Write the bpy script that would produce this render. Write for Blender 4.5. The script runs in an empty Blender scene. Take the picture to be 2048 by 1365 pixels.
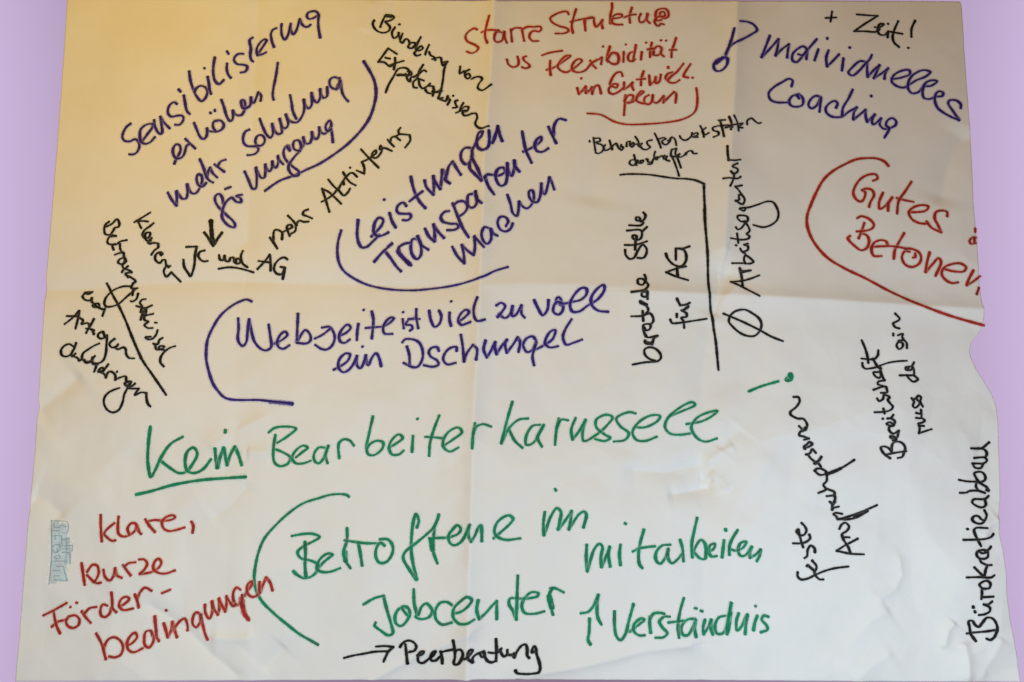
# A large creased sheet of moderation paper covered with handwritten marker notes,
# held up in front of an added lavender backdrop with its own added lamps.
# World: x right, z up, the sheet stands in the plane y = 0 and faces -y (towards the camera). Metres.
import bpy, math
import numpy as np

sc = bpy.context.scene
# ---------------------------------------------------------------- camera, world, lamps, exposure
PITCH, DIST = math.radians(7.2), 1.09
cam_d = bpy.data.cameras.new('camera')
cam_d.sensor_width = 36.0
cam_d.lens = 26.0
cam_d.clip_start, cam_d.clip_end = 0.02, 100.0
cam = bpy.data.objects.new('camera', cam_d)
sc.collection.objects.link(cam)
cam.location = (0.0, -DIST * math.cos(PITCH), -DIST * math.sin(PITCH))
cam.rotation_euler = (math.pi / 2 + PITCH, 0.0, 0.0)
sc.camera = cam

world = bpy.data.worlds.new('World')
sc.world = world
world.use_nodes = True
bg = world.node_tree.nodes['Background']
bg.inputs['Color'].default_value = (1.0, 0.39, 0.0, 1.0)      # dim warm bounce of the room
bg.inputs['Strength'].default_value = 0.182

sc.view_settings.view_transform = 'Standard'
sc.view_settings.look = 'None'
sc.view_settings.exposure = 0.0
sc.view_settings.gamma = 1.0
sc.cycles.max_bounces = 6
sc.cycles.transparent_max_bounces = 48

def lamp(name, loc, rgb, radius):
    # one lamp in front of the sheet, outside the picture
    d = bpy.data.lights.new(name, 'POINT')
    p = max(rgb)
    d.energy = p
    d.color = [c / p for c in rgb]
    d.shadow_soft_size = radius
    o = bpy.data.objects.new(name, d)
    o.location = loc
    sc.collection.objects.link(o)
    return o

K = 40.4
lamp('warm_lamp', (-.507, -.79, .501), (K * .3293, K * .2008, 0.0), .12)
lamp('window_bounce_left', (-.453, -.822, -.43), (K * .221, K * .312, K * .385), .15)
lamp('added_cool_lamp_right', (.516, -.713, -.415), (K * .2524, K * .3367, K * .41), .15)  # second cool lamp, added to fit the brightness across the sheet

def area(name, loc, rot, sx, sy, power, rgb):
    d = bpy.data.lights.new(name, 'AREA')
    d.shape = 'RECTANGLE'
    d.size, d.size_y = sx, sy
    d.energy = power
    d.color = rgb
    o = bpy.data.objects.new(name, d)
    o.location = loc
    o.rotation_euler = rot
    sc.collection.objects.link(o)
# added unseen lamps beside the frame, behind the sheet, keep only the backdrop evenly bright
BACKDROP_Y = 3.2
area('added_backdrop_fill_left', (-4.6, 0.6, -0.6), (math.radians(90), 0, 0), 1.2, 10.0, 330, (1, 1, 1))
area('added_backdrop_fill_right', (4.6, 0.6, -0.6), (math.radians(90), 0, 0), 1.2, 10.0, 330, (1, 1, 1))

# ---------------------------------------------------------------- materials
def mat(name):
    m = bpy.data.materials.new(name)
    m.use_nodes = True
    nt = m.node_tree
    return m, nt, nt.nodes['Principled BSDF']

def paper_material():
    m, nt, b = mat('white_paper')
    L = nt.links.new
    tc = nt.nodes.new('ShaderNodeTexCoord')
    n1 = nt.nodes.new('ShaderNodeTexNoise'); n1.inputs['Scale'].default_value = 55; n1.inputs['Detail'].default_value = 3
    n2 = nt.nodes.new('ShaderNodeTexNoise'); n2.inputs['Scale'].default_value = 9; n2.inputs['Detail'].default_value = 4
    n3 = nt.nodes.new('ShaderNodeTexNoise'); n3.inputs['Scale'].default_value = 900; n3.inputs['Detail'].default_value = 2
    for n in (n1, n2, n3): L(tc.outputs['Object'], n.inputs['Vector'])
    def ramp(src, c0, c1, p0=0.3, p1=0.7):
        r = nt.nodes.new('ShaderNodeValToRGB')
        r.color_ramp.elements[0].position = p0; r.color_ramp.elements[1].position = p1
        r.color_ramp.elements[0].color = (*c0, 1); r.color_ramp.elements[1].color = (*c1, 1)
        L(src, r.inputs['Fac']); return r.outputs['Color']
    a = ramp(n1.outputs['Color'], (.815, .82, .785), (.835, .82, .815))
    c = ramp(n2.outputs['Fac'], (.975, .975, .97), (1, 1, 1))
    mx = nt.nodes.new('ShaderNodeMix'); mx.data_type = 'RGBA'; mx.blend_type = 'MULTIPLY'
    mx.inputs['Factor'].default_value = 1
    L(a, mx.inputs['A']); L(c, mx.inputs['B'])
    L(mx.outputs['Result'], b.inputs['Base Color'])
    b.inputs['Roughness'].default_value = 0.72
    b.inputs['Specular IOR Level'].default_value = 0.12
    bp = nt.nodes.new('ShaderNodeBump'); bp.inputs['Strength'].default_value = 0.10; bp.inputs['Distance'].default_value = 0.0002
    L(n3.outputs['Fac'], bp.inputs['Height']); L(bp.outputs['Normal'], b.inputs['Normal'])
    return m

def ink_material(name, rgb, alpha, halo, spec=0.15):
    m, nt, b = mat(name)
    L = nt.links.new
    tc = nt.nodes.new('ShaderNodeTexCoord')
    n = nt.nodes.new('ShaderNodeTexNoise'); n.inputs['Scale'].default_value = 70; n.inputs['Detail'].default_value = 3
    L(tc.outputs['Object'], n.inputs['Vector'])
    r = nt.nodes.new('ShaderNodeValToRGB')
    r.color_ramp.elements[0].position = 0.3; r.color_ramp.elements[1].position = 0.72
    r.color_ramp.elements[0].color = (*[c * 0.8 for c in rgb], 1)
    r.color_ramp.elements[1].color = (*[min(1, c * 1.35 + .004) for c in rgb], 1)
    L(n.outputs['Fac'], r.inputs['Fac'])
    b.inputs['Roughness'].default_value = 0.6
    b.inputs['Specular IOR Level'].default_value = spec
    at = nt.nodes.new('ShaderNodeAttribute'); at.attribute_name = 'cover'
    # around the solid stroke the solvent carries a pale tint of the dye into the fibres
    sm = nt.nodes.new('ShaderNodeMapRange'); sm.interpolation_type = 'SMOOTHSTEP'
    sm.inputs['From Min'].default_value = 0.34; sm.inputs['From Max'].default_value = 0.85
    L(at.outputs['Fac'], sm.inputs['Value'])
    mc = nt.nodes.new('ShaderNodeMix'); mc.data_type = 'RGBA'
    mc.inputs['A'].default_value = (*halo, 1)
    L(sm.outputs['Result'], mc.inputs['Factor']); L(r.outputs['Color'], mc.inputs['B'])
    L(mc.outputs['Result'], b.inputs['Base Color'])
    # the felt tip starves a little here and there
    mr = nt.nodes.new('ShaderNodeMapRange')
    mr.inputs['From Min'].default_value = 0.25; mr.inputs['From Max'].default_value = 0.5
    mr.inputs['To Min'].default_value = alpha * (0.93 if 'black' in name else 0.84); mr.inputs['To Max'].default_value = alpha
    L(n.outputs['Fac'], mr.inputs['Value'])
    mu = nt.nodes.new('ShaderNodeMath'); mu.operation = 'MULTIPLY'
    L(at.outputs['Fac'], mu.inputs[0]); L(mr.outputs['Result'], mu.inputs[1])
    L(mu.outputs[0], b.inputs['Alpha'])
    return m

def backdrop_material():
    m, nt, b = mat('lavender_backdrop_colour')
    n = nt.nodes.new('ShaderNodeTexNoise'); n.inputs['Scale'].default_value = 1.5
    r = nt.nodes.new('ShaderNodeValToRGB')
    c = (.425, .355, .578)
    r.color_ramp.elements[0].color = (*[v * 0.997 for v in c], 1)
    r.color_ramp.elements[1].color = (*c, 1)
    nt.links.new(n.outputs['Fac'], r.inputs['Fac'])
    nt.links.new(r.outputs['Color'], b.inputs['Base Color'])
    b.inputs['Roughness'].default_value = 1.0
    b.inputs['Specular IOR Level'].default_value = 0.0
    return m

PAPER = paper_material()
INK = {
    'black': ink_material('black_marker_ink', (.0075, .006, .006), .97, (.30, .30, .29)),
    'blue': ink_material('dark_blue_marker_ink', (.026, .012, .185), .96, (.50, .44, .74)),
    'red': ink_material('red_marker_ink', (.36, .020, .011), .96, (.86, .50, .42)),
    'green': ink_material('green_marker_ink', (.004, .21, .10), .95, (.50, .80, .64)),
    'print': ink_material('pale_blue_printing_ink', (.20, .34, .43), .42, (.4, .5, .55)),
    'tint': ink_material('pale_blue_tint_ink', (.42, .62, .72), .34, (.6, .7, .75)),
}
# ink feathering into the fibres around each stroke
BLEED = {'black': .10, 'blue': .34, 'red': .34, 'green': .34, 'print': .0, 'tint': .0}

# ---------------------------------------------------------------- helper
def mesh_object(name, verts, faces, material, parent=None, cover=None, smooth=True):
    me = bpy.data.meshes.new(name)
    v = np.asarray(verts, dtype=np.float32); f = np.asarray(faces, dtype=np.int32)
    me.vertices.add(len(v)); me.vertices.foreach_set('co', v.ravel())
    me.loops.add(f.size); me.loops.foreach_set('vertex_index', f.ravel())
    me.polygons.add(len(f))
    me.polygons.foreach_set('loop_start', np.arange(0, f.size, f.shape[1], dtype=np.int32))
    me.polygons.foreach_set('loop_total', np.full(len(f), f.shape[1], dtype=np.int32))
    if smooth: me.polygons.foreach_set('use_smooth', np.ones(len(f), dtype=bool))
    me.update(calc_edges=True)
    if cover is not None:
        a = me.attributes.new('cover', 'FLOAT', 'POINT')
        a.data.foreach_set('value', np.asarray(cover, dtype=np.float32))
    me.materials.append(material)
    o = bpy.data.objects.new(name, me)
    sc.collection.objects.link(o)
    if parent: o.parent = parent
    return o

# ---------------------------------------------------------------- backdrop added far behind the sheet for the flat lavender cut-out ground
w = mesh_object('added_backdrop', [(-9, BACKDROP_Y, -7), (9, BACKDROP_Y, -7), (9, BACKDROP_Y, 7), (-9, BACKDROP_Y, 7)], [(0, 1, 2, 3)], backdrop_material(), smooth=False)
w['kind'] = 'structure'

# ---------------------------------------------------------------- relief of the sheet (height towards the viewer, metres)
#RELIEF-BEGIN
# outline in millimetres on the sheet's plane
LEFT = [(-695.3, 544.2), (-695.1, 514.3), (-695.5, 485.2), (-695.8, 456.2), (-695.9, 426.9), (-695.7, 397.5), (-695.1, 368.0), (-694.2, 338.6), (-693.5, 309.5), (-693.5, 281.7), (-693.5, 254.1), (-693.3, 226.6), (-693.1, 199.2), (-693.6, 172.3), (-694.5, 145.7), (-695.4, 119.1), (-697.5, 93.1), (-697.0, 62.7), (-695.0, 32.1), (-694.3, 2.1), (-692.7, -27.7), (-692.2, -57.1), (-693.8, -86.2), (-691.3, -122.6), (-690.3, -158.6), (-689.9, -189.5), (-691.3, -220.3), (-691.2, -250.7), (-690.6, -288.8), (-690.8, -315.3), (-691.1, -341.8), (-692.0, -368.2), (-693.6, -402.8), (-692.0, -435.9), (-690.9, -478.1)]
RIGHT = [(700.9, 539.6), (704.0, 531.1), (703.2, 500.2), (703.0, 470.1), (702.7, 440.0), (702.4, 407.3), (701.6, 374.5), (701.0, 342.1), (702.2, 311.1), (700.4, 282.7), (698.4, 254.3), (697.2, 226.7), (696.3, 199.3), (696.2, 168.2), (695.6, 137.2), (693.1, 91.1), (691.7, 56.4), (693.8, 33.6), (693.6, 22.2), (687.4, 9.3), (677.2, -1.1), (673.7, -12.9), (674.7, -23.2), (681.8, -40.9), (692.2, -58.4), (703.8, -78.9), (708.3, -95.0), (708.7, -115.4), (707.8, -144.3), (705.9, -169.4), (703.9, -194.4), (700.9, -229.7), (695.3, -251.9), (693.7, -278.2), (695.6, -298.7), (697.1, -326.1), (696.7, -357.0), (698.0, -383.0), (700.4, -411.2), (702.8, -434.5), (705.3, -477.0)]
TOP = [(-754.9, 545.0), (-725.0, 543.7), (-695.2, 542.5), (-666.7, 542.4), (-638.9, 542.9), (-610.8, 543.2), (-582.4, 543.2), (-554.0, 543.2), (-525.2, 542.8), (-496.1, 541.8), (-467.4, 541.4), (-439.2, 541.7), (-411.9, 543.8), (-384.3, 543.3), (-355.8, 541.0), (-328.2, 540.4), (-300.6, 539.6), (-272.9, 538.7), (-245.7, 538.7), (-218.3, 538.6), (-191.1, 539.0), (-163.5, 537.9), (-136.1, 537.2), (-108.7, 536.8), (-81.3, 536.3), (-52.2, 533.7), (-23.3, 527.5), (5.3, 533.4), (34.1, 536.0), (63.1, 537.3), (92.1, 537.8), (121.0, 537.5), (149.7, 536.7), (178.4, 535.7), (207.2, 535.7), (236.1, 535.8), (264.8, 535.3), (293.5, 535.2), (322.1, 533.7), (348.7, 528.5), (380.4, 533.3), (410.5, 534.7), (439.3, 533.9), (468.3, 533.5), (498.3, 534.5), (528.5, 535.6), (559.0, 537.0), (589.2, 537.9), (618.7, 537.9), (648.2, 537.9), (696.1, 536.7), (733.0, 532.6)]
BOTTOM = [(-712.7, -478.2), (-690.9, -477.4), (-664.2, -477.3), (-637.6, -477.3), (-610.5, -477.0), (-582.4, -476.1), (-555.4, -475.7), (-528.3, -475.4), (-501.5, -475.2), (-477.0, -475.5), (-451.9, -475.6), (-427.0, -475.7), (-402.8, -476.5), (-377.6, -476.6), (-352.7, -476.9), (-328.4, -477.8), (-302.6, -477.4), (-277.1, -477.1), (-251.6, -476.9), (-226.1, -476.7), (-201.1, -475.6), (-177.3, -476.7), (-153.3, -477.5), (-128.7, -477.1), (-103.5, -474.8), (-78.5, -471.7), (-54.0, -469.5), (-30.3, -471.5), (-6.2, -472.5), (18.0, -473.6), (44.1, -474.5), (70.0, -473.8), (95.8, -473.3), (121.9, -473.6), (148.0, -474.2), (174.4, -474.9), (200.7, -475.6), (227.6, -476.9), (254.5, -477.8), (279.9, -476.9), (305.1, -475.9), (330.7, -475.5), (358.9, -476.2), (386.7, -476.4), (414.8, -476.9), (443.5, -477.8), (470.4, -477.4), (494.6, -476.9), (520.4, -477.4), (545.1, -477.2), (570.5, -477.5), (595.5, -477.5), (618.9, -476.6), (643.6, -476.5), (669.8, -477.2), (694.3, -476.9), (718.0, -476.4)]
# creases: polyline (mm), height (mm), flank width on either side (mm), rounding (mm)
CREASES = [
    ([(-400, 547), (-402, 398), (-401, 270), (-402, 153)], -2.2, 60, 45, 1.5),
    ([(-402, 153), (-408, -13), (-408, -230), (-401, -482)], -0.6, 60, 60, 4),
    ([(-27, 547), (-31, 439), (-42, 270), (-47, 62), (-54, -86), (-58, -251), (-62, -482)], 4.3, 60, 40, 1.2),
    ([(349, 547), (340, 398), (328, 270), (314, 138)], 3.4, 60, 45, 1.2),
    ([(310, 92), (279, -50), (277, -194), (273, -320), (265, -482)], -1.6, 70, 50, 3),
    ([(-717, 77), (-613, 81), (-465, 92), (-375, 90), (-241, 86), (-92, 82), (-48, 81)], -1.4, 45, 40, 2),
    ([(-48, 81), (19, 84), (94, 83), (161, 78)], 1.2, 40, 40, 3),
    ([(190, 73), (316, 68), (428, 62), (575, 53), (701, 45)], 2.5, 40, 45, 1.2),
    ([(-444, -162), (-402, -131), (-349, -107)], 1.0, 14, 18, 1.5),
    ([(-396, -115), (-415, -159), (-420, -201)], -0.8, 14, 12, 1.5),
    ([(-386, -161), (-350, -162)], 0.8, 7, 9, 0.8),
    ([(-377, -201), (-404, -237), (-436, -258)], -0.9, 16, 22, 1.5),
    ([(-510, -378), (-459, -409), (-422, -442), (-386, -469)], -1.1, 16, 16, 1.5),
    ([(-427, -419), (-388, -421), (-360, -419)], 1.3, 10, 14, 1),
    ([(-318, -429), (-352, -466)], -0.9, 12, 16, 1.5),
    ([(156, -187), (221, -191), (293, -176)], -1.4, 12, 18, 2),
    ([(220, -223), (256, -219), (296, -212)], -1.5, 12, 14, 1.2),
    ([(279, -180), (301, -162), (323, -151)], 0.9, 8, 9, 0.8),
    ([(285, -191), (300, -201), (310, -219)], 0.9, 7, 7, 0.8),
    ([(271, -198), (292, -203)], -0.7, 5, 6, 0.8),
    ([(301, -162), (331, -123)], -0.8, 14, 16, 1.2),
    ([(297, 32), (309, 69), (326, 115)], -1.2, 18, 18, 2),
    ([(340, 92), (308, 54), (296, 17)], 0.7, 12, 14, 2),
    ([(601, -436), (610, -409), (622, -395)], 1.2, 6, 8, 0.8),
    ([(631, -482), (632, -442), (630, -422)], 1.2, 9, 10, 1),
    ([(466, -436), (507, -395), (533, -378)], 1.0, 18, 20, 2),
    ([(551, -313), (553, -334), (542, -354), (520, -365)], 1.0, 12, 14, 1.5),
    ([(470, -482), (500, -456), (536, -436)], 0.9, 16, 18, 2),
    ([(644, -482), (673, -436), (685, -416)], 0.7, 14, 12, 2),
    ([(-198, -477), (-156, -456), (-101, -429), (-59, -410)], 1.2, 22, 14, 2),
    ([(25, -469), (109, -452), (186, -436), (249, -429)], 1.3, 24, 14, 2),
    ([(-702, -108), (-667, -79), (-630, -46)], -1.3, 22, 22, 4),
    ([(-692, -223), (-670, -230), (-639, -258)], -0.9, 18, 18, 3),
    ([(297, -279), (355, -251), (442, -233), (556, -244), (647, -272)], 1.5, 130, 130, 25),
    ([(-218, 542), (-223, 509), (-229, 480)], 0.35, 8, 8, 1),
    ([(-183, 542), (-186, 509)], -0.3, 7, 7, 1),
    ([(-278, -159), (-176, -180), (-90, -184)], -0.7, 30, 25, 4),
    ([(413, -230), (519, -258), (591, -251)], -0.9, 35, 30, 5),
    ([(701, 334), (666, 270), (645, 200)], -1.2, 20, 26, 4),
    ([(167, 414), (134, 270), (118, 200)], -0.8, 35, 35, 6),
    ([(111, -292), (174, -341), (194, -402)], -0.9, 30, 30, 5),
    ([(698, -254), (680, -265), (667, -286)], 0.9, 7, 9, 1),
    ([(-304, -237), (-286, -354), (-269, -436)], -0.5, 30, 30, 4),
    ([(388, -159), (327, -223), (296, -286)], 0.8, 22, 26, 3),
    ([(-567, -159), (-521, -201), (-490, -251)], -0.6, 25, 25, 4),
]

def value_noise(x, z, cell, seed):
    r = np.random.RandomState(seed)
    g = r.rand(64, 64)
    u, v = x / cell + 31.3, z / cell + 29.7
    iu, iv = np.floor(u).astype(int), np.floor(v).astype(int)
    fu, fv = u - iu, v - iv
    fu = fu * fu * fu * (fu * (fu * 6 - 15) + 10); fv = fv * fv * fv * (fv * (fv * 6 - 15) + 10)
    a, b = g[iu % 64, iv % 64], g[(iu + 1) % 64, iv % 64]
    c, d = g[iu % 64, (iv + 1) % 64], g[(iu + 1) % 64, (iv + 1) % 64]
    return (a + (b - a) * fu) * (1 - fv) + (c + (d - c) * fu) * fv - 0.5

def facets(x, z, cell, turn, seed):
    g = np.random.RandomState(seed).rand(64, 64)
    ca, sa = math.cos(turn), math.sin(turn)
    u = (x * ca - z * sa) / cell + 0.5 * (x * sa + z * ca) / cell + 31.4
    v = (x * sa + z * ca) / (cell * .87) + 29.6
    iu, iv = np.floor(u).astype(int), np.floor(v).astype(int)
    fu, fv = u - iu, v - iv
    A, B = g[iu % 64, iv % 64], g[(iu + 1) % 64, iv % 64]
    C, D = g[iu % 64, (iv + 1) % 64], g[(iu + 1) % 64, (iv + 1) % 64]
    return np.where(fu > fv, A + (B - A) * fu + (D - B) * fv, A + (C - A) * fv + (D - C) * fu) - 0.5

def relief(x, z):
    x = np.asarray(x, dtype=np.float64); z = np.asarray(z, dtype=np.float64)
    h = 0.0030 * value_noise(x, z, 0.31, 3) + 0.0048 * value_noise(x, z, 0.13, 5)
    low = 1 / (1 + np.exp((z + 0.02) / 0.06))                       # the lower half is more crumpled
    right = 1 / (1 + np.exp(-(x - 0.25) / 0.15))
    # flat facets meeting in straight creases, as crumpled and smoothed paper has
    wx = x + 0.035 * value_noise(x, z, 0.12, 51); wz = z + 0.035 * value_noise(x, z, 0.13, 52)
    h += (0.0034 + 0.0110 * low * (0.55 + 0.45 * right)) * facets(wx, wz, 0.115, 0.5, 61)
    h += (0.0010 + 0.0042 * low * (0.4 + 0.6 * right)) * facets(wx, wz, 0.048, -0.3, 62)
    h += (0.0003 + 0.0009 * low) * facets(wx, wz, 0.021, 1.1, 63)
    h += (0.0020 + 0.0036 * low) * value_noise(x, z, 0.06, 8)
    X, Z = x * 1000, z * 1000
    for pts, amp, wl, wr, rnd in CREASES:
        amp = amp * (5.0 if len(pts) < 4 else 4.4)
        n = len(pts) - 1
        best = np.full(np.shape(X), 1e9); side = np.zeros(np.shape(X)); along = np.zeros(np.shape(X))
        for i in range(n):
            (x0, z0), (x1, z1) = pts[i], pts[i + 1]
            dx, dz = x1 - x0, z1 - z0
            L2 = dx * dx + dz * dz
            t = np.clip(((X - x0) * dx + (Z - z0) * dz) / L2, 0, 1)
            ex, ez = X - x0 - t * dx, Z - z0 - t * dz
            d = np.sqrt(ex * ex + ez * ez)
            m = d < best
            best = np.where(m, d, best)
            side = np.where(m, ex * dz - ez * dx, side)
            along = np.where(m, (i + t) / n, along)
        wdt = np.where(side > 0, wr, wl) * (1.0 if n < 3 else 0.6)
        rnd = max(rnd, 2.0)
        soft = np.sqrt(best * best + rnd * rnd) - rnd
        taper = np.clip(np.minimum(along, 1 - along) / 0.18, 0, 1) if rnd < 2.0 or amp < 0 or True else 1
        taper = 0.15 + 0.85 * taper * taper * (3 - 2 * taper)
        if n >= 3: taper = 1.0                                       # the long machine folds run edge to edge
        h += amp * 0.001 * taper * np.exp(-soft / wdt)
    return h
#RELIEF-END

def curve(pts, t, k):
    p = np.array(pts, dtype=float) / 1000
    return np.interp(t, p[:, 1 - k], p[:, k])
NX, NZ = 980, 660
U, V = np.meshgrid(np.linspace(0, 1, NX), np.linspace(0, 1, NZ))
Zc = 0.55 - 1.1 * V                                                  # first guess, then fit between the curved edges
Lp = sorted(LEFT, key=lambda p: p[1]); Rp = sorted(RIGHT, key=lambda p: p[1])
Xc = U * 1.4 - 0.7
for _ in range(8):
    zt, zb = curve(TOP, Xc, 1), curve(BOTTOM, Xc, 1)
    Zc = zt + (zb - zt) * V
    xl, xr_ = curve(Lp, Zc, 0), curve(Rp, Zc, 0)
    Xc = xl + (xr_ - xl) * U
H = relief(Xc, Zc)
# the free edge lifts and ripples a little
H += 0.0005 * np.exp(-(1 - U) * 1.4 / 0.03) * (value_noise(Xc * 0, Zc, .07, 41) + .2) + 0.0005 * np.exp(-(1 - V) / 0.03) * (value_noise(Xc, Zc * 0, .08, 43) + .2)
idx = np.arange(NX * NZ).reshape(NZ, NX)
F = np.stack([idx[:-1, :-1], idx[1:, :-1], idx[1:, 1:], idx[:-1, 1:]], -1).reshape(-1, 4)
co = np.stack([Xc, -H, Zc], -1).reshape(-1, 3)
sheet = mesh_object('flipchart_sheet', co, F, PAPER)
so = sheet.modifiers.new('thickness', 'SOLIDIFY'); so.thickness = 0.00018; so.offset = -1
sheet['label'] = 'large creased white paper sheet covered with German marker notes before lavender backdrop'
sheet['category'] = 'paper sheet'

# height lookup for the ink: the same heights on a regular grid
GX, GZ = 1500, 1000
gx, gz = np.linspace(-.75, .75, GX), np.linspace(-.5, .6, GZ)
GH = np.zeros((GZ, GX))
GXX, GZZ = np.meshgrid(gx, gz)
GH = relief(GXX, GZZ)
zt, zb = curve(TOP, GXX, 1), curve(BOTTOM, GXX, 1)
xl, xr_ = curve(Lp, GZZ, 0), curve(Rp, GZZ, 0)
Ug = np.clip((GXX - xl) / (xr_ - xl), 0, 1); Vg = np.clip((zt - GZZ) / (zt - zb), 0, 1)
GH += 0.0005 * np.exp(-(1 - Ug) * 1.4 / 0.03) * (value_noise(GXX * 0, GZZ, .07, 41) + .2) + 0.0005 * np.exp(-(1 - Vg) / 0.03) * (value_noise(GXX, GZZ * 0, .08, 43) + .2)
def height(x, z):
    u = (x - gx[0]) / (gx[1] - gx[0]); v = (z - gz[0]) / (gz[1] - gz[0])
    i = np.clip(u.astype(int), 0, GX - 2); j = np.clip(v.astype(int), 0, GZ - 2)
    a, b = u - i, v - j
    return (GH[j, i] * (1 - a) + GH[j, i + 1] * a) * (1 - b) + (GH[j + 1, i] * (1 - a) + GH[j + 1, i + 1] * a) * b

# ---------------------------------------------------------------- handwriting: pen strokes as thin ribbons of ink lying on the sheet
rng = np.random.RandomState(7)
def catmull(P):
    P = np.asarray(P, float)
    if len(P) == 2: 
        n = max(2, int(np.hypot(*(P[1] - P[0])) / 0.0012) + 1)
        return P[0] + (P[1] - P[0]) * np.linspace(0, 1, n)[:, None]
    Q = np.vstack([2 * P[0] - P[1], P, 2 * P[-1] - P[-2]])
    out = []
    for i in range(1, len(Q) - 2):
        p0, p1, p2, p3 = Q[i - 1], Q[i], Q[i + 1], Q[i + 2]
        t = [0]
        for a, b in ((p0, p1), (p1, p2), (p2, p3)):
            t.append(t[-1] + max(np.hypot(*(b - a)), 1e-6) ** 0.5)
        n = max(3, int(np.hypot(*(p2 - p1)) / 0.0010) + 1)
        s = np.linspace(t[1], t[2], n, endpoint=False)[:, None]
        A1 = (t[1] - s) / (t[1] - t[0]) * p0 + (s - t[0]) / (t[1] - t[0]) * p1
        A2 = (t[2] - s) / (t[2] - t[1]) * p1 + (s - t[1]) / (t[2] - t[1]) * p2
        A3 = (t[3] - s) / (t[3] - t[2]) * p2 + (s - t[2]) / (t[3] - t[2]) * p3
        B1 = (t[2] - s) / (t[2] - t[0]) * A1 + (s - t[0]) / (t[2] - t[0]) * A2
        B2 = (t[3] - s) / (t[3] - t[1]) * A2 + (s - t[1]) / (t[3] - t[1]) * A3
        out.append((t[2] - s) / (t[2] - t[1]) * B1 + (s - t[1]) / (t[2] - t[1]) * B2)
    out.append(P[-1:])
    return np.vstack(out)

def ribbon(P, width, bleed, lift):
    C = catmull(P)
    keep = np.r_[True, np.hypot(*np.diff(C, axis=0).T) > 1e-6]
    C = C[keep]
    if len(C) < 2: C = np.vstack([C[0], C[0] + (0.0006, 0.0002)])
    d = np.diff(C, axis=0); L = np.hypot(d[:, 0], d[:, 1]); total = L.sum()
    T = np.vstack([d[:1], d[:-1] + d[1:], d[-1:]]) if len(d) > 1 else np.vstack([d, d])
    T /= np.maximum(np.hypot(T[:, 0], T[:, 1])[:, None], 1e-9)
    r = width / 2
    # round caps: extra stations beyond both ends
    ex = np.array([1.0, .92, .7, .38]) * r
    C = np.vstack([C[0] - T[0] * ex[:, None], C, C[-1] + T[-1] * ex[::-1, None]])
    T = np.vstack([np.repeat(T[:1], 4, 0), T, np.repeat(T[-1:], 4, 0)])
    n = len(C)
    k = np.ones(n)
    cap = np.sqrt(np.maximum(0, 1 - (ex / r) ** 2)); cap[0] = .12
    # chisel tip: a bit broader on down strokes leaning right; pressure varies slowly
    ang = np.arctan2(T[:, 1], T[:, 0])
    k *= 1 + 0.15 * np.cos(2 * (ang - math.radians(100)))
    ph = rng.rand(3) * 6.28
    s = np.arange(n)
    k *= 1 + 0.09 * np.sin(s * .13 + ph[0]) + 0.07 * np.sin(s * .37 + ph[1]) + .05 * np.sin(s * .9 + ph[2])
    k[:4] *= cap; k[-4:] *= cap[::-1]
    N = np.stack([-T[:, 1], T[:, 0]], 1)
    soft = 0.00038                                                     # soft rim of the stroke
    hw = k * r
    offs = [-(hw + soft + 0.0022), -(hw + soft), -np.maximum(hw - soft, hw * .35), np.maximum(hw - soft, hw * .35), hw + soft, hw + soft + 0.0022]
    cov = [0, bleed, 1, 1, bleed, 0]
    V, A = [], []
    for o, c in zip(offs, cov):
        X = C + N * np.asarray(o)[:, None]
        h = height(X[:, 0], X[:, 1]) + lift + np.linspace(0, 2e-5, n)
        V.append(np.stack([X[:, 0], -h, X[:, 1]], 1)); A.append(np.full(n, float(c)))
    A = np.array(A); A[:, 0] = 0; A[:, -1] = 0; A[2:4, 1] = .8; A[2:4, -2] = .8
    V = np.stack(V, 1).reshape(-1, 3); A = A.T.reshape(-1)
    i = np.arange(n - 1)[:, None] * 6 + np.arange(5)[None]
    Fq = np.stack([i, i + 6, i + 7, i + 1], -1).reshape(-1, 4)
    return V, Fq, A

def ink_object(name, strokes, colour, parent, lift0):
    VV, FF, AA, n = [], [], [], 0
    for q, (wd, P) in enumerate(strokes):
        v, f, a = ribbon(np.array(P, float) / 10000.0, wd, BLEED[colour], lift0 + q * 4e-6)
        VV.append(v); FF.append(f + n); AA.append(a); n += len(v)
    return mesh_object(name, np.vstack(VV), np.vstack(FF), INK[colour], parent, np.concatenate(AA), smooth=True)

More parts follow.
